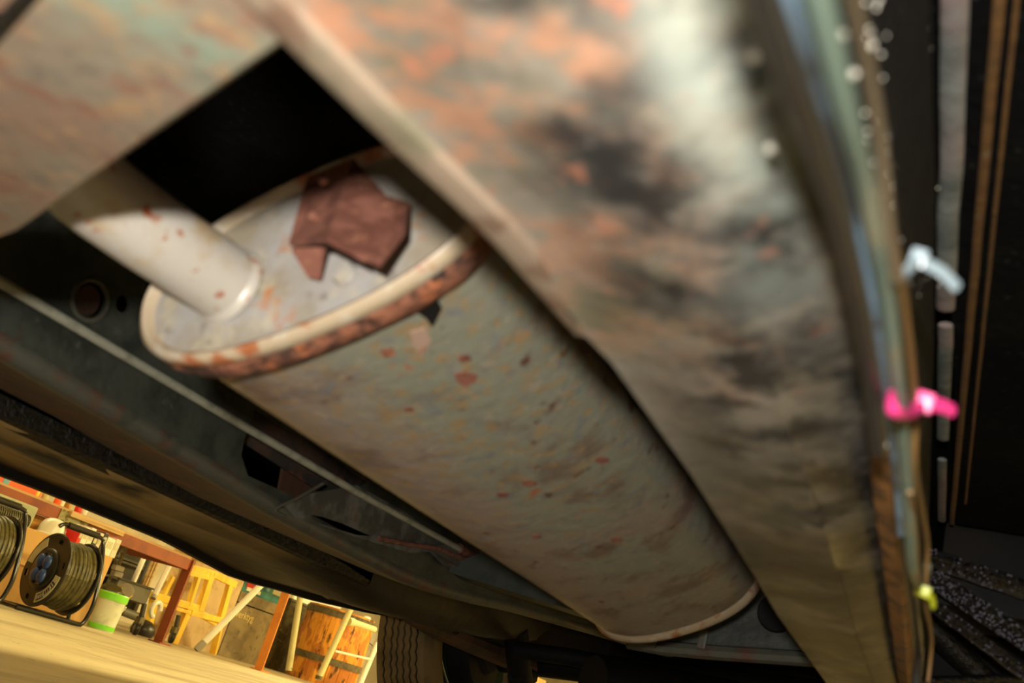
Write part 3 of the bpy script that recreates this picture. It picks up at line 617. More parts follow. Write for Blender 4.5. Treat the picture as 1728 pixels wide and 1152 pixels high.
for y in (y1L, 3.7): MB().box((XB-.42, y, (ztop+zbot)/2), (.8, .05, ztop-zbot), bev=.004).build('end_beam', 'bench', bench)
y2L = at(437, 1131, z=G).y
rack = thing('steel_rack', (XB, y2L, G), 'tall orange-brown steel rack standing right of the bench, by the grey chest', 'rack')
angle_leg(y2L, 1.9, rack, m='rack'); angle_leg(y2L+2.2, 1.9, rack, m='rack')
for z in (1.15, 1.75):
    MB().box((XB, y2L+1.1, z), (.05, 2.2, .08)).build('beam', 'bench', rack); MB().box((XB-.42, y2L+1.1, z+.05), (.86, 2.25, .02)).build('shelf_board', 'wood', rack)

# ---- things on the bench top that show above the beam
def tbox(name, px, py, x, sz, m, label, cat, z=None, rot=None, bev=.006, group=None, par=None):
    c = at(px, py, x=x); zz = c.z if z is None else z+sz[2]/2
    return tag(MB().box((c.x, c.y, zz), sz, rot=rot, bev=bev).build(name, m), label, cat, group)
tz = ztop+.016
lv = thing('tool_case', (XB-.15, at(10, 812, x=XB-.15).y, tz+.001), 'long flat orange case with blue band on the bench top', 'case')
y0_, y1_ = at(-80, 770, x=XB-.15).y, at(58, 832, x=XB-.15).y
MB().box((XB-.15, (y0_+y1_)/2, tz+.035), (.14, y1_-y0_, .07), bev=.01).build('body', 'orange', lv)
yb_ = at(9, 815, x=XB-.08).y; MB().box((XB-.15, yb_, tz+.036), (.146, .05, .074), bev=.006).build('band', 'skyblue', lv)
rnd = random.Random(3)
cl = [('yellow', 'chair', 60, 834), ('cream', 'cream', 74, 842), ('orange', 'orange', 96, 848), ('white', 'white', 101, 853), ('amber', 'amberwood', 112, 857), ('red', 'red', 131, 861), ('cream', 'white', 140, 866)]
for i, (nm, m, px, py) in enumerate(cl):
    c = at(px, py, x=XB-.1); h = .07+.03*rnd.random()
    tag(MB().lathe([(0, 0), (.022, 0), (.024, .004), (.024, h*.75), (.018, h*.85), (.018, h), (0, h)], (XB-.1, c.y, tz), (0, 0, 1), 14).build('paint_pot', m, smooth=True), ('small %s pot on the bench top, %s pot from the orange case' % (nm, ['first', 'second', 'third', 'fourth', 'fifth', 'sixth', 'last'][i])), 'pot', 'small pots on the bench top')

# ---- cardboard box under the bench with things on it
XC = -5.25
cr = at(146, 1057, x=XC); ct = at(192, 941, x=XC).z
y1 = at(170, 995, x=XC).y; y0 = 3.45
bx = thing('cardboard_box', (XC-.2, (y0+y1)/2, G), 'large tan cardboard box behind the cable reels', 'box')
ch = ct-G
MB().box((XC-.16, (y0+y1)/2, G+ch/2), (.30, y1-y0, ch), bev=.006).build('carton', 'cardboard', bx)
MB().box((XC-.005, (y0+y1)/2, G+ch*.52), (.012, y1-y0-.01, .005)).build('fold', 'amberwood', bx)
def onbox(px, py, x): c = at(px, py, x=x); return c
# helmet
c = onbox(86, 898, XC-.15)
hm = thing('helmet', (c.x, c.y, ct), 'round cream-white helmet on the cardboard box', 'helmet')
MB().lathe([(.0, .105), (.04, .099), (.068, .078), (.084, .042), (.087, .0), (.080, 0), (0, .01)], (c.x, c.y, ct+.012), (0, 0, 1), 28).build('shell', 'white', hm, smooth=True)
MB().lathe([(.1, .0), (.1, .01), (.085, .015), (.08, 0)], (c.x, c.y, ct), (0, 0, 1), 28).build('brim', 'white', hm, smooth=True)
MB().tube([Vector((c.x+.088*math.cos(q)*.98+.004, c.y+.03, ct+.012+.109*math.sin(q))) for q in [PI*i/12 for i in range(7)]], .003, 6).build('chin_strap', 'cable', hm, smooth=True)
# binders
cols = ['red', 'white', 'white', 'reel', 'pinkish', 'reel', 'white', 'pinkish']
nms = ['red', 'white', 'second white', 'black', 'pale pink', 'second black', 'wide white', 'pale']
yy = at(116, 905, x=XC-.12).y
for i, m in enumerate(cols):
    wd = (.03, .05, .045, .04, .035, .04, .075, .05)[i]
    b = thing('binder', (XC-.14, yy+wd/2, ct), nms[i]+' binder standing in the row right of the helmet, '+['first', 'second', 'third', 'fourth', 'fifth', 'sixth', 'seventh', 'last'][i]+' from it', 'binder', 'binders on the cardboard box')
    hh = .115+.010*(i % 3)
    MB().box((XC-.14, yy+wd/2, ct+hh/2), (.2, wd-.004, hh), bev=.004).build('cover', m, b)
    MB().box((XC-.039, yy+wd/2, ct+hh*.6), (.003, wd*.6, hh*.4)).build('spine_label', 'label', b)
    yy += wd
# machine with ribbed roller, far left
c = at(14, 868, x=XC-.05)
mc = thing('roller_machine', (c.x, c.y, ct), 'sage-green machine with dark ribbed roller on the cardboard box', 'machine')
zc = c.z
MB().box((XC-.16, at(12, 850, x=XC-.1).y, (ct+zc+.1)/2), (.16, .42, zc+.1-ct), bev=.012).build('body', 'sagegrey', mc)
ra, rb = at(-40, 851, x=XC+.0), at(40, 880, x=XC+.0)
MB().tube([ra, rb], .048, 18).build('roller', 'cable', mc, smooth=True)
for i in range(22):
    p = ra.lerp(rb, (i+.5)/22); MB().lathe([(.047, -.004), (.052, 0), (.047, .004)], p, rb-ra, 18).build('rib', 'reel', mc)
MB().lathe([(0, 0), (.05, 0), (.052, .006), (0, .008)], rb, rb-ra, 18).build('end_disc', 'reel', mc, smooth=True)
for i in range(2):
    p = at(16+3.5*i, 890, x=XC+.0); MB().lathe([(0, .006), (.009, .004), (.01, 0), (0, 0)], (XC-.075, p.y, max(p.z, ct+.02)), (1, 0, 0), 10).build('knob', 'white', mc, smooth=True)
# amber board standing behind the box
bd = [at(*p, x=XC-.36) for p in ((22, 905), (28, 850), (80, 872), (62, 915))]
yba, ybb = at(30, 880, x=XC-.36).y, at(72, 890, x=XC-.36).y
tag(MB().box((XC-.36, (yba+ybb)/2, (G+zbot)/2), (.03, ybb-yba, zbot-G), bev=.003).build('wooden_board', 'amberwood'), 'amber wooden board standing upright behind the sage-green machine', 'board')

# ---- cable reels
def cable_reel(cx, cy, label, with_cable_only=False):
    K = .78; RC = .245
    t = thing('cable_reel', (cx, cy, G), label, 'cable reel', 'cable reels on the workshop floor')
    ax = Vector((-.17, -1, 0)).normalized()            # front face turned to the car
    side = Vector((-ax.y, ax.x, 0)); up = Vector((0, 0, 1))
    c = Vector((cx, cy, G+RC)); Rf = .265*K; hw = .135*K
    def P(u, v, w_): return c+side*u+up*v+ax*w_
    # rear and front flanges with windows
    for sgn, nm in ((1, 'front_flange'), (-1, 'rear_flange')):
        o2 = [(Rf*math.cos(2*PI*i/40), Rf*math.sin(2*PI*i/40)) for i in range(40)]
        hs = []
        for k in range(6):
            a0 = 2*PI*k/6+.25
            hs.append([(K*rr*math.cos(a0+da), K*rr*math.sin(a0+da)) for rr, da in ((.205, -.13), (.205, .13), (.238, .10), (.238, -.10))])
        holed_plate(o2, hs, .014, lambda v, s=sgn: P(v.x, v.y, s*hw+v.z)).build(nm, 'reel', t)
        MB().tube([P(Rf*math.cos(2*PI*i/48), Rf*math.sin(2*PI*i/48), sgn*hw) for i in range(49)], .008, 8).build('flange_rim', 'reel', t, smooth=True)
    MB().lathe([(0, -hw), (.14*K, -hw), (.14*K, hw), (0, hw)], c, ax, 28).build('hub', 'reel', t, smooth=40)
    # windings: separate turns of cable
    rw = random.Random(int(abs(cy)*10))
    for k in range(8):
        wv = -hw+.022+k*(2*hw-.044)/7; rr = (.222+.012*rw.random())*K
        ph = rw.random()*6
        MB().tube([P((rr+.006*math.sin(2*q+ph))*math.cos(q), (rr+.006*math.sin(2*q+ph))*math.sin(q), wv+.006*math.sin(q+ph)) for q in [2*PI*i/48 for i in range(49)]], .0140, 8).build('cable_turn', 'cable', t, smooth=True)
    MB().lathe([(0, 0), (.213*K, 0), (.213*K, 2*hw-.03), (0, 2*hw-.03)], c-ax*(hw-.015), ax, 36).build('cable_core', 'cable', t, smooth=40)
    # centre panel with four hinged blue socket lids
    MB().lathe([(0, 0), (.150*K, 0), (.155*K, .012), (.145*K, .02), (.13*K, .024), (0, .024)], c+ax*hw, ax, 36).build('socket_panel', 'reel', t, smooth=40)
    for u, v in ((-.043, .047), (.043, .047), (-.043, -.047), (.043, -.047)):
        bm = bmesh.new(); bmesh.ops.create_uvsphere(bm, u_segments=18, v_segments=10, radius=1)
        mt = Matrix((side, up, ax)).transposed().to_4x4() @ Matrix.Diagonal((.040, .047, .018, 1))
        rot = Matrix.Rotation(.75, 4, 'Z')
        bmesh.ops.transform(bm, matrix=Matrix((side, up, ax)).transposed().to_4x4() @ Matrix.Diagonal((.036, .042, .022, 1)), verts=bm.verts)
        lid = MB().bm(bm, P(u*.8, v*.85, hw+.027)).build('socket_lid', 'blue', t, smooth=True)
        MB().box(P(u*.8, v*.85+.044*(1 if v > 0 else -1), hw+.03), (.012, .03, .012), rot=(0, 0, math.atan2(side.y, side.x)+PI/2), bev=.003).build('lid_hinge', 'steel', lid)
    # maker's plate with blocks of navy print, lower right of the face
    for a_mid, half in ((-.72, .62), (2.55, .5)):
        lp = [P(K*r_*math.cos(a_mid+half*s_), K*r_*math.sin(a_mid+half*s_), hw+.009) for r_, s_ in [(.178, -1+.2*i) for i in range(11)]+[(.248, 1-.2*i) for i in range(11)]]
        pl = MB().prism(lp, ax*.003).build('label_plate', 'label', t)
        if a_mid > 0: continue
        for s0, s1 in ((-.85, -.30), (.30, .62)):
            q = [P(K*r_*math.cos(a_mid+half*s_), K*r_*math.sin(a_mid+half*s_), hw+.0125) for r_, s_ in [(.190, s0+(s1-s0)*i/5) for i in range(6)]+[(.236, s1-(s1-s0)*i/5) for i in range(6)]]
            MB().prism(q, ax*.001).build('print', 'navy', pl)
        for k in range(9):                                   # pale and navy letter strokes
            s_ = -.8+k*.155; r0, r1 = .198, .228
            q = [P(K*r_*math.cos(a_mid+half*sv), K*r_*math.sin(a_mid+half*sv), hw+.0138) for r_, sv in ((r0, s_), (r1, s_), (r1, s_+.07), (r0, s_+.07))]
            MB().prism(q, ax*.001).build('letter', 'navy' if -.30 < s_ < .25 else 'label', pl)
    # tubular stand: two floor runners, loop up behind the rear flange, hand grip over the top
    def st(*p): return [P(u, v, w_) for u, v, w_ in p]
    b_ = -RC+.014; r_ = .15
    fr = smooth_pts(st((r_, b_, hw+.16), (r_, b_, .0), (r_, b_, -hw-.02), (r_, b_+.01, -hw-.055), (r_, b_+.06, -hw-.07), (r_, -.08, -hw-.07), (r_-.06, .10, -hw-.065), (.03, .235, -hw-.05), (.03, .262, -hw-.02), (.03, .268, .02), (.03, .268, hw+.02), (.03, .245, hw+.05)), 5)
    MB().tube(fr, .0125, 10).build('stand', 'steel', t, smooth=True)
    MB().tube(st((-r_, b_, hw+.16), (-r_, b_, -hw-.06)), .0125, 10).build('runner', 'steel', t, smooth=True)
    MB().tube(st((-r_, b_, hw+.13), (r_, b_, hw+.13)), .0115, 10).build('cross_bar', 'steel', t, smooth=True)
    MB().tube(st((-r_, b_, -hw-.06), (r_, b_, -hw-.05)), .0115, 10).build('cross_bar', 'steel', t, smooth=True)
    MB().tube(st((0, b_, -hw-.055), (0, 0, -hw-.02)), .0115, 10).build('axle_arm', 'steel', t, smooth=True)
    MB().tube(st((.03, .268, -hw+.0), (.03, .268, hw-.0)), .019, 12).build('hand_grip', 'reel', t, smooth=True)
    return t
rc = at(95, 1040, z=G)
cable_reel(-4.80, 4.255, 'black cable reel with four blue socket lids and label plate on its face')
cable_reel(-4.86, 3.71, 'second cable reel of dark cable, cut by the photo edge')

# ---- green-lidded bucket
b0 = at(168, 1062, z=G); XK = b0.x
bk_ = thing('bucket', (b0.x, b0.y, G), 'milky white bucket with lime green lid on the floor beside the reel', 'bucket')
hb = at(193, 1000, x=b0.x).z-G
rb_ = .093
MB().lathe([(0, 0), (rb_*.9, 0), (rb_*.92, .012), (rb_, hb*.84), (rb_*1.02, hb*.86), (0, hb*.86)], (b0.x, b0.y, G), (0, 0, 1), 28).build('body', 'milky', bk_, smooth=40)
MB().lathe([(rb_*.93, 0), (rb_*.94, .03), (rb_*.90, .03)], (b0.x, b0.y, G+.006), (0, 0, 1), 28).build('bottom_band', 'lime', bk_, smooth=40)
MB().lathe([(0, hb), (rb_*.98, hb), (rb_*1.06, hb*.97), (rb_*1.06, hb*.80), (rb_*1.0, hb*.80)], (b0.x, b0.y, G), (0, 0, 1), 28).build('lid', 'lime', bk_, smooth=40)
hp = [Vector((b0.x+rb_*1.08*math.cos(q), b0.y+rb_*1.08*math.sin(q), G+hb*.74-.10*math.sin(q-.9) if math.sin(q-.9) > 0 else G+hb*.74)) for q in [.9+PI*i/14 for i in range(15)]]
MB().tube(hp, .004, 6).build('handle', 'white', bk_, smooth=True)

# ---- grey tool trolley with tray
XT = -6.1
def TY(px, py): return at(px, py, x=XT).y
def TZ(px, py): return at(px, py, x=XT).z
tr = thing('tool_trolley', (XT-.25, TY(225, 1000), G), 'dark grey steel tool trolley with shelf rails and front tray', 'trolley')
ya, yb2 = TY(180, 990), TY(312, 1010); zt_ = TZ(250, 915)+.05
MB().box((XT-.5, (ya+yb2)/2, (G+.12+zt_)/2), (.03, yb2-ya, zt_-G-.12)).build('back_panel', 'darkgrey', tr)
for i, (pxa, pya) in enumerate(((200, 945), (195, 975), (300, 975))):
    z = at(pxa, pya, x=XT-.45).z; MB().box((XT-.46, (ya+yb2)/2, z), (.05, yb2-ya, .018)).build('shelf_rail', 'grey', tr)
for y in (ya+.02, (ya+yb2)/2, yb2-.02): MB().box((XT-.48, y, (G+.1+zt_)/2), (.04, .04, zt_-G-.1)).build('upright', 'grey', tr)
ta, tb = at(205, 985, x=XT+.02), at(250, 1020, x=XT+.02)
zc0, zc1 = at(240, 1018, x=XT+.02).z, at(235, 986, x=XT+.02).z
yt0, yt1 = at(190, 1000, x=XT+.02).y, at(250, 1006, x=XT+.02).y
MB().box((XT+.02, (yt0+yt1)/2, (zc0+zc1)/2), (.02, yt1-yt0, zc1-zc0), bev=.004).build('tray', 'grey', tr)
MB().box((XT+.03, (yt0+yt1)/2, zc1), (.03, yt1-yt0+.02, .014)).build('tray_rim', 'darkgrey', tr)
MB().box((XT-.22, (yt0+yt1)/2, zc0), (.46, yt1-yt0, .016)).build('tray_floor', 'darkgrey', tr)
la, lb = at(205, 1030, x=XT-.05), at(238, 1043, x=XT-.05)
MB().tube([la, lb], .035, 12).build('base_tube', 'grey', tr, smooth=True)
for px in (226, 300):
    c0 = at(px, 1071, z=G)
    c = Vector((XT-.05 if px > 250 else c0.x, c0.y, G+.05))
    if px > 250: c = Vector((XT-.15, at(px, 1050, x=XT-.15).y, G+.05))
    cs = MB().lathe([(0, -.018), (.042, -.018), (.05, -.012), (.05, .012), (.042, .018), (0, .018)], c, (.5, .85, 0), 20).build('castor', 'reel', tr, smooth=40)
    MB().box(c+Vector((0, 0, .06)), (.05, .05, .06), bev=.006).build('castor_fork', 'strap', cs)
    MB().tube([c+Vector((0, 0, .09)), Vector((c.x-.02, c.y, zc0))], .02, 8).build('castor_stem', 'darkgrey', cs)
# things stowed in the trolley
def pole(name, p0, p1, x0, x1, r, m, label, cat, tip=None):
    a, b = at(*p0, x=x0), at(*p1, x=x1)
    t = thing(name, b, label, cat)
    MB().tube([a, b], r, 12).build('shaft', m, t, smooth=True)
    if tip: MB().tube([b, b+(b-a).normalized()*.03], r*1.05, 12).build('tip', tip, t, smooth=True)
    return t
pole('white_tube', (252, 920), (223, 986), XT-.2, XT-.1, .022, 'white', 'bright white tube standing in the trolley, nearer the cable reel', 'tube', 'lightgrey')
pole('white_tube', (295, 935), (261, 1004), XT-.15, XT-.05, .024, 'pinkish', 'pinkish white tube standing in the trolley beside the bench leg', 'tube', 'lightgrey')
for i, dx in enumerate((-5, 0, 5)):
    pole('wood_lath', (270+dx, 928), (243+dx, 992), XT-.3-.02*i, XT-.2, .012, 'wood', 'wooden lath between the two white tubes, '+['nearest the white one', 'middle one of three', 'nearest the pinkish one'][i], 'lath')
    bpy.context.scene.collection.objects[-1]
for ob in col.objects:
    if ob.name.startswith('wood_lath'): ob['group'] = 'wooden laths in the trolley'
pole('dark_rail', (262, 922), (230, 996), XT-.25, XT-.2, .016, 'darkgrey', 'dark steel rail between the white tube and the laths', 'rail')
for i, (pa, pb_, pc) in enumerate((((188, 915), (192, 935), (197, 968)), ((207, 922), (206, 938), (199, 958)))):
    a, b, c = at(*pa, x=XT+.10+.16*i), at(*pb_, x=XT+.12+.16*i), at(*pc, x=XT+.10+.16*i)
    t = thing('clamp', c, ('steel clamp with yellow handle hanging above the cardboard box corner', 'flat steel clamp hanging left of the white tube')[i], 'clamp')
    MB().tube([a, b, c], .014, 8).build('bar', 'strap', t, smooth=True)
    MB().box(c, (.05, .09, .04), bev=.01).build('jaw', 'lightgrey', t)
    MB().box(a, (.06, .07, .09), bev=.012).build('grip', 'chair' if i == 0 else 'strap', t)
c = at(214, 996, x=XT+.24)
gd = thing('sanding_disc', c, 'grey round disc with yellow rim lying above the tray', 'disc')
MB().lathe([(0, -.03), (.045, -.03), (.055, -.015), (.055, .015), (0, .02)], c, (.7, -.3, .5), 24).build('disc', 'lightgrey', gd, smooth=40)
MB().lathe([(.056, -.02), (.062, -.012), (.056, -.004)], c, (.7, -.3, .5), 24).build('rim', 'chair', gd, smooth=40)
c = at(188, 996, x=XT+.34); tag(MB().lathe([(0, -.02), (.07, -.02), (.085, 0), (.07, .025), (0, .025)], c, (.3, -.2, .9), 24).build('rubber_pad', 'cable', smooth=40), 'dark round rubber pad behind the bucket lid', 'pad')
c = at(248, 1045, x=-6.2); tag(MB().lathe([(0, 0), (.09, 0), (.105, .04), (.09, .09), (.05, .12), (0, .13)], (-6.2, c.y, G), (0, 0, 1), 20).build('black_sack', 'reel', smooth=50), 'black lump of a bag on floor under the trolley', 'bag')
c = at(263, 1028, x=XT-.1); tag(MB().tube([Vector((c.x, c.y+.05*math.cos(q), c.z+.06*math.sin(q))) for q in [PI*2*i/20 for i in range(16)]], .02, 8).build('white_hose', 'white', smooth=True), 'loop of white hose hanging behind the yellow chair leg', 'hose')

# ---- yellow chair (front legs behind the bench leg)
XH = -6.4
def H(px, py, x=XH): return at(px, py, x=x)
chx = thing('yellow_chair', (XH-.2, H(300, 1040).y, G), 'yellow lacquered wooden chair behind the bench leg', 'chair')
def beam(p, q, wdt, dep, name, parent=chx, m='chair'):
    d = (q-p); L_ = d.length; rot = d.to_track_quat('Z', 'X').to_matrix()
    return MB().box((p+q)/2, (wdt, dep, L_), rot=rot, bev=.006).build(name, m, parent)
def legto(px, py, x, name='leg'):
    a = H(px, py, x); b = Vector((a.x+.0, a.y, G)); beam(a, b, .045, .045, name)
beam(H(254, 1003), H(334, 1026), .06, .045, 'seat_rail'); beam(H(256, 1014), H(332, 1037), .03, .075, 'seat_apron')
beam(H(320, 1024), H(364, 1050), .06, .05, 'seat_rail'); beam(H(318, 1032), H(374, 1046), .05, .095, 'seat_apron')
beam(H(260, 1010), Vector((XH+.06, H(240, 1065).y, G)), .06, .06, 'leg')
beam(H(317, 1028), Vector((XH, H(297, 1072).y, G)), .065, .065, 'leg')
beam(H(374, 1042), Vector((XH-.1, H(366, 1085, XH-.1).y, G)), .06, .06, 'leg')
beam(H(357, 964), H(336, 1030), .065, .06, 'back_post'); beam(H(388, 985), H(372, 1042), .055, .055, 'back_post')
beam(H(320, 957), H(360, 968), .06, .05, 'back_rail'); beam(H(318, 966), H(358, 976), .04, .055, 'back_rail'); beam(H(357, 967), H(396, 986), .06, .06, 'back_rail')
beam(H(292, 972), H(274, 1008), .035, .035, 'back_slat'); beam(H(334, 972), H(318, 1022), .035, .055, 'back_slat')
# ---- plywood sheet behind the chair
def slab(name, pts, x, th, m, label, cat, z0=None):
    P = [at(px, py, x=x) for px, py in pts]
    if z0 is not None: P = [Vector((p.x, p.y, G+.001)) if p.z < z0 else p for p in P]
    return tag(MB().prism(P, (-th, 0, 0)).build(name, m), label, cat)
XPY = -6.72
yq0, yq1 = at(335, 1000, x=XPY).y, at(392, 1030, x=XPY).y
zq = at(410, 977, x=XPY).z
tag(MB().box((XPY, (yq0+yq1)/2-.1, (G+zq)/2), (.02, yq1-yq0+.2, zq-G)).build('plywood_sheet', 'ply'), 'pale plywood sheet standing behind the yellow chair', 'board')
yq2, yq3 = at(268, 1000, x=XPY-.1).y, at(330, 1010, x=XPY-.1).y
tag(MB().box((XPY-.12, (yq2+yq3)/2, G+.4), (.02, yq3-yq2, .8)).build('plywood_sheet', 'ply'), 'plywood sheet seen between the bench leg and the chair back', 'board')

# ---- white crutch pole leaning on the bench
pa, pb2 = at(452, 975, x=-6.0), at(342, 1086, x=-6.15)
pl_ = thing('white_pole', pb2, 'slanting white pole with grey rubber foot in front of the grey chest', 'pole')
MB().tube([pa, pb2], .031, 16).build('shaft', 'white', pl_, smooth=True)
dd = (pb2-pa).normalized(); MB().tube([pb2-dd*.02, pb2+dd*.03, pb2+dd*.075], [.033, .035, .031], 16).build('rubber_foot', 'lightgrey', pl_, smooth=True)

# ---- grey-brown tool chest with stencilled word, teal case on top
XG = -6.82
cz = at(430, 1005, x=XG).z; yg0, yg1 = at(390, 1045, x=XG).y, at(468, 1060, x=XG).y
tc_ = thing('tool_chest', (XG-.2, (yg0+yg1)/2, G), 'grey-brown wooden tool chest with pale stencilled word', 'chest')
MB().box((XG-.2, (yg0+yg1)/2, (G+cz-.12)/2), (.4, yg1-yg0, cz-.12-G), bev=.006).build('body', 'toolbox', tc_)
MB().box((XG-.2, (yg0+yg1)/2, cz-.055), (.41, yg1-yg0+.01, .11), bev=.006).build('lid', 'toolbox', tc_)
def text(s, size, loc, rot, m, parent, name='lettering'):
    cu = bpy.data.curves.new('txt', 'FONT'); cu.body = s; cu.size = size; cu.extrude = .001; cu.align_x = 'CENTER'
    ob = bpy.data.objects.new('txt', cu); col.objects.link(ob); bpy.context.view_layer.update()
    me = ob.to_mesh(); mt = rot.to_4x4(); mt.translation = loc
    mb = MB().add([mt @ v.co for v in me.vertices], [tuple(p.vertices) for p in me.polygons])
    ob.to_mesh_clear(); bpy.data.objects.remove(ob); bpy.data.curves.remove(cu)
    return mb.build(name, m, parent)
RW = Matrix(((0, 0, 1), (1, 0, 0), (0, 1, 0)))          # text reading along +Y on a face that looks to +X
text('Elverktyg', .10, at(408, 1043, x=XG+.003), RW, 'stencil', tc_)
tcase = thing('machine_case', (XG-.2, (yg0+yg1)/2, cz), 'teal plastic machine case with red and white label on the tool chest', 'case')
MB().box((XG-.2, (yg0+yg1)/2, cz+.15), (.32, yg1-yg0-.02, .30), bev=.02).build('body', 'teal', tcase)
q = at(424, 989, x=XG-.037); MB().box((XG-.038, q.y, q.z), (.006, .15, .05)).build('label', 'red', tcase)
q = at(428, 997, x=XG-.037); MB().box((XG-.037, q.y, q.z), (.006, .24, .035)).build('label', 'white', tcase)
q = at(455, 985, x=XG-.03); MB().box((XG-.03, q.y, q.z), (.03, .05, .16), bev=.008).build('latch', 'skyblue', tcase)
q = at(468, 997, x=XG-.037); MB().box((XG-.037, q.y, q.z), (.006, .14, .09)).build('label', 'label', tcase)
text('MAX', .03, q+Vector((.006, 0, .01)), RW, 'reel', tcase)

# ---- dark trunk behind the second bench leg, grey leaning pole
XU = -7.05
uz = at(510, 1020, x=XU).z; yu0, yu1 = at(468, 1080, x=XU).y, at(520, 1080, x=XU).y
tk = thing('trunk', (XU-.2, (yu0+yu1)/2, G), 'dark olive trunk with rope handle behind the orange-brown bench leg', 'trunk')
MB().box((XU-.2, (yu0+yu1)/2, (G+uz)/2), (.4, yu1-yu0, uz-G), bev=.012).build('body', 'trunk', tk)
MB().box((XU-.2, (yu0+yu1)/2, uz+.01), (.42, yu1-yu0+.02, .03), bev=.006).build('lid', 'strap', tk)
for dz in (0, -.09):
    q = at(478, 1065, x=XU+.01)+Vector((0, 0, dz)); MB().tube(smooth_pts([q+Vector((.0, -.08, 0)), q+Vector((.03, -.04, -.02)), q+Vector((.03, .03, -.02)), q+Vector((0, .07, .03))]), .012, 8).build('handle', 'strap', tk, smooth=True)
ga, gb = at(510, 985, x=-6.42), at(487, 1131, x=-6.3)
gb = Vector((gb.x, gb.y, max(gb.z, G)))
gp = thing('grey_pole', gb, 'beige-grey pole leaning upright between bench leg and flame-grained barrel', 'pole')
MB().tube([ga, gb], .034, 14).build('shaft', 'cream', gp, smooth=True)
MB().lathe([(0, 0), (.032, 0), (.032, .03), (0, .03)], gb, (0, 0, 1), 14).build('foot', 'strap', gp)

# ---- flame-grained barrel-like case with steel straps
XF = -6.2
fz = at(560, 1020, x=XF).z; yf0, yf1 = at(522, 1090, x=XF-.3).y, at(590, 1100, x=XF-.3).y
bc = thing('wooden_barrel', (XF-.25, (yf0+yf1)/2, G), 'flame-grained orange wooden barrel with dull steel bands', 'barrel')
cyl = ((yf0+yf1)/2, XF-.30); rr = (yf1-yf0)/2*.98
NSV = 18; H_ = fz-G
for k in range(NSV):
    a0, a1 = 2*PI*k/NSV+.006, 2*PI*(k+1)/NSV-.006
    secs = []
    for j in range(7):
        t_ = j/6; rj = rr*(.97+.05*math.sin(PI*t_)*1.0)
        secs.append([Vector((cyl[1]+r_*math.sin(a_), cyl[0]+r_*math.cos(a_), G+H_*t_)) for r_, a_ in ((rj, a0), (rj*1.004, (a0+a1)/2), (rj, a1), (rj-.025, a1), (rj-.025, a0))])
    MB().loft(secs).build('stave', 'flame', bc)
for zz, nm in ((.93, 'hoop'), (.32, 'hoop'), (.08, 'hoop')):
    rj = rr*(.97+.05*math.sin(PI*zz))+.008
    if zz < .1: continue
    MB().lathe([(rj, -.035), (rj+.004, -.035), (rj+.004, .035), (rj, .035)], (cyl[1], cyl[0], G+H_*zz), (0, 0, 1), 40).build('hoop', 'strap', bc, smooth=40)
MB().lathe([(0, 0), (rr*.93, 0), (rr*.93, .02), (0, .02)], (cyl[1], cyl[0], G+H_*.96), (0, 0, 1), 36).build('barrel_head', 'flame', bc)
yw = at(540, 1005, x=-8.0).y
tag(MB().box((-8.0, yw, G+.5), (.03, 1.1, 1.0)).build('white_hardboard', 'white'), 'white panel standing on the floor behind trunk and barrel', 'panel')

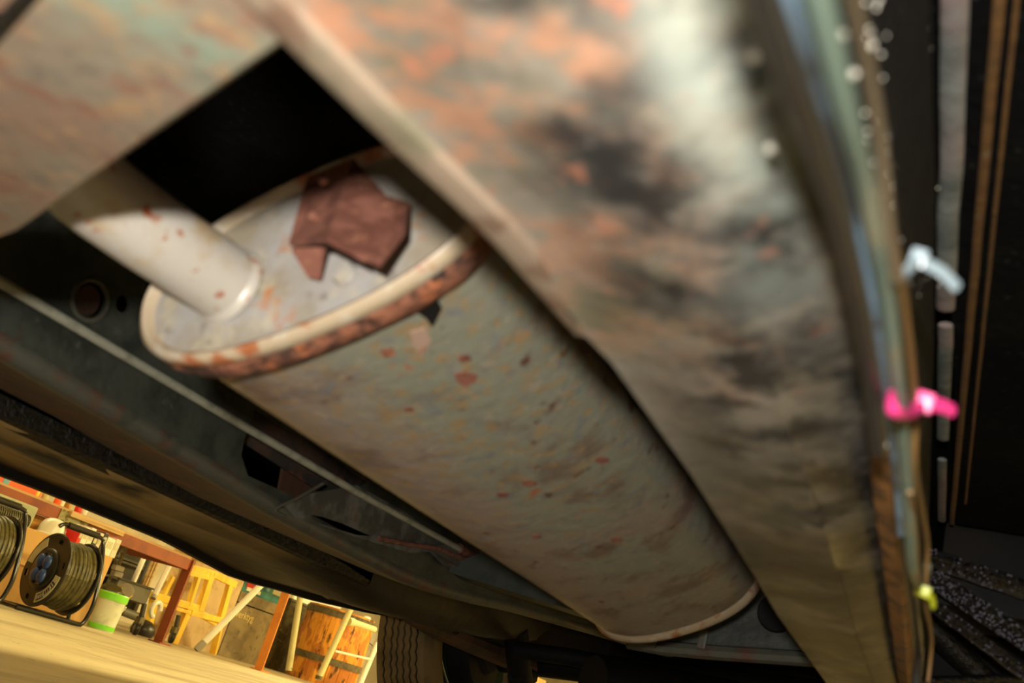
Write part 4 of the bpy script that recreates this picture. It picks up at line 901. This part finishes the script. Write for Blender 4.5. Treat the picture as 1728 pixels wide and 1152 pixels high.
# ---- cream tube trestle, steel drum and white tube near the wheel
XL = -5.5
ld = thing('trestle', (XL, at(560, 1100, x=XL).y, G), 'cream painted tube trestle standing in front of the barrel', 'trestle')
a, b = at(594, 1022, x=XL), at(537, 1146, x=XL)
b = Vector((b.x, b.y, max(b.z, G)))
MB().tube([a+(a-b)*.3, b], .030, 16).build('leg', 'cream', ld, smooth=True)
MB().lathe([(0, 0), (.034, 0), (.034, .035), (0, .035)], b, (0, 0, 1), 14).build('foot', 'strap', ld)
MB().tube(smooth_pts([at(588, 1048, x=XL), at(600, 1051, x=XL), at(632, 1062, x=XL)]), [.04]*4+[.03]*5, 12).build('cross_tube', 'cream', ld, smooth=True)
MB().tube([at(565, 1098, x=XL), at(628, 1113, x=XL)], .012, 10).build('rung', 'pinkish', ld, smooth=True)
c1_, c2_ = at(632, 1095, x=XL-.05), at(608, 1152, x=XL-.05)
MB().tube([c1_+(c1_-c2_)*.2, c2_+(c2_-c1_)*.25], .030, 14).build('leg', 'white', ld, smooth=True)
XD = -7.3
dz = at(620, 1060, x=XD).z; yd0, yd1 = at(592, 1130, x=XD).y, at(640, 1110, x=XD).y
dr_ = thing('grey_drum', (XD-.25, (yd0+yd1)/2+.1, G), 'pale grey steel drum behind the trestle, next to the car wheel', 'drum')
MB().lathe([(0, 0), (.27, 0), (.27, dz-G), (.28, dz-G+.01), (.26, dz-G+.02), (0, dz-G+.01)], (XD-.25, yd0+.30, G), (0, 0, 1), 32).build('body', 'lightgrey', dr_, smooth=40)
MB().lathe([(0, 0), (.10, 0), (.11, .05), (.06, .09), (.05, .14), (0, .15)], (XD-.2, yd0+.30, dz+.02), (0, 0, 1), 20).build('cap', 'white', dr_, smooth=50)
MB().tube(smooth_pts([at(*p, x=XD+.06) for p in ((612, 1060), (618, 1078), (630, 1090), (640, 1092))]), .006, 8).build('blue_hose', 'navy', dr_, smooth=True)
# ---- cartons far ahead, glimpsed under the axle
tag(MB().box((-6.0, 13.4, G+.45), (.6, 1.6, .9), bev=.01).build('cardboard_box', 'cardboard'), 'orange-brown cardboard box far ahead glimpsed under the rear axle', 'box')
tag(MB().box((-5.6, 15.6, G+.3), (.5, 1.2, .6), bev=.01).build('white_crate', 'white'), 'pale crate far ahead glimpsed under the rear axle', 'crate')
tag(MB().box((-5.6, 11.2, G+.3), (.5, 1.0, .6), bev=.01).build('white_crate', 'white'), 'pale crate glimpsed through the gap of the wheel', 'crate')

# ------------------------------------------------------------------ lift everything so the floor lies at zero
for ob in list(scn.objects):
    if ob.parent is None: ob.location.z += -GROUND
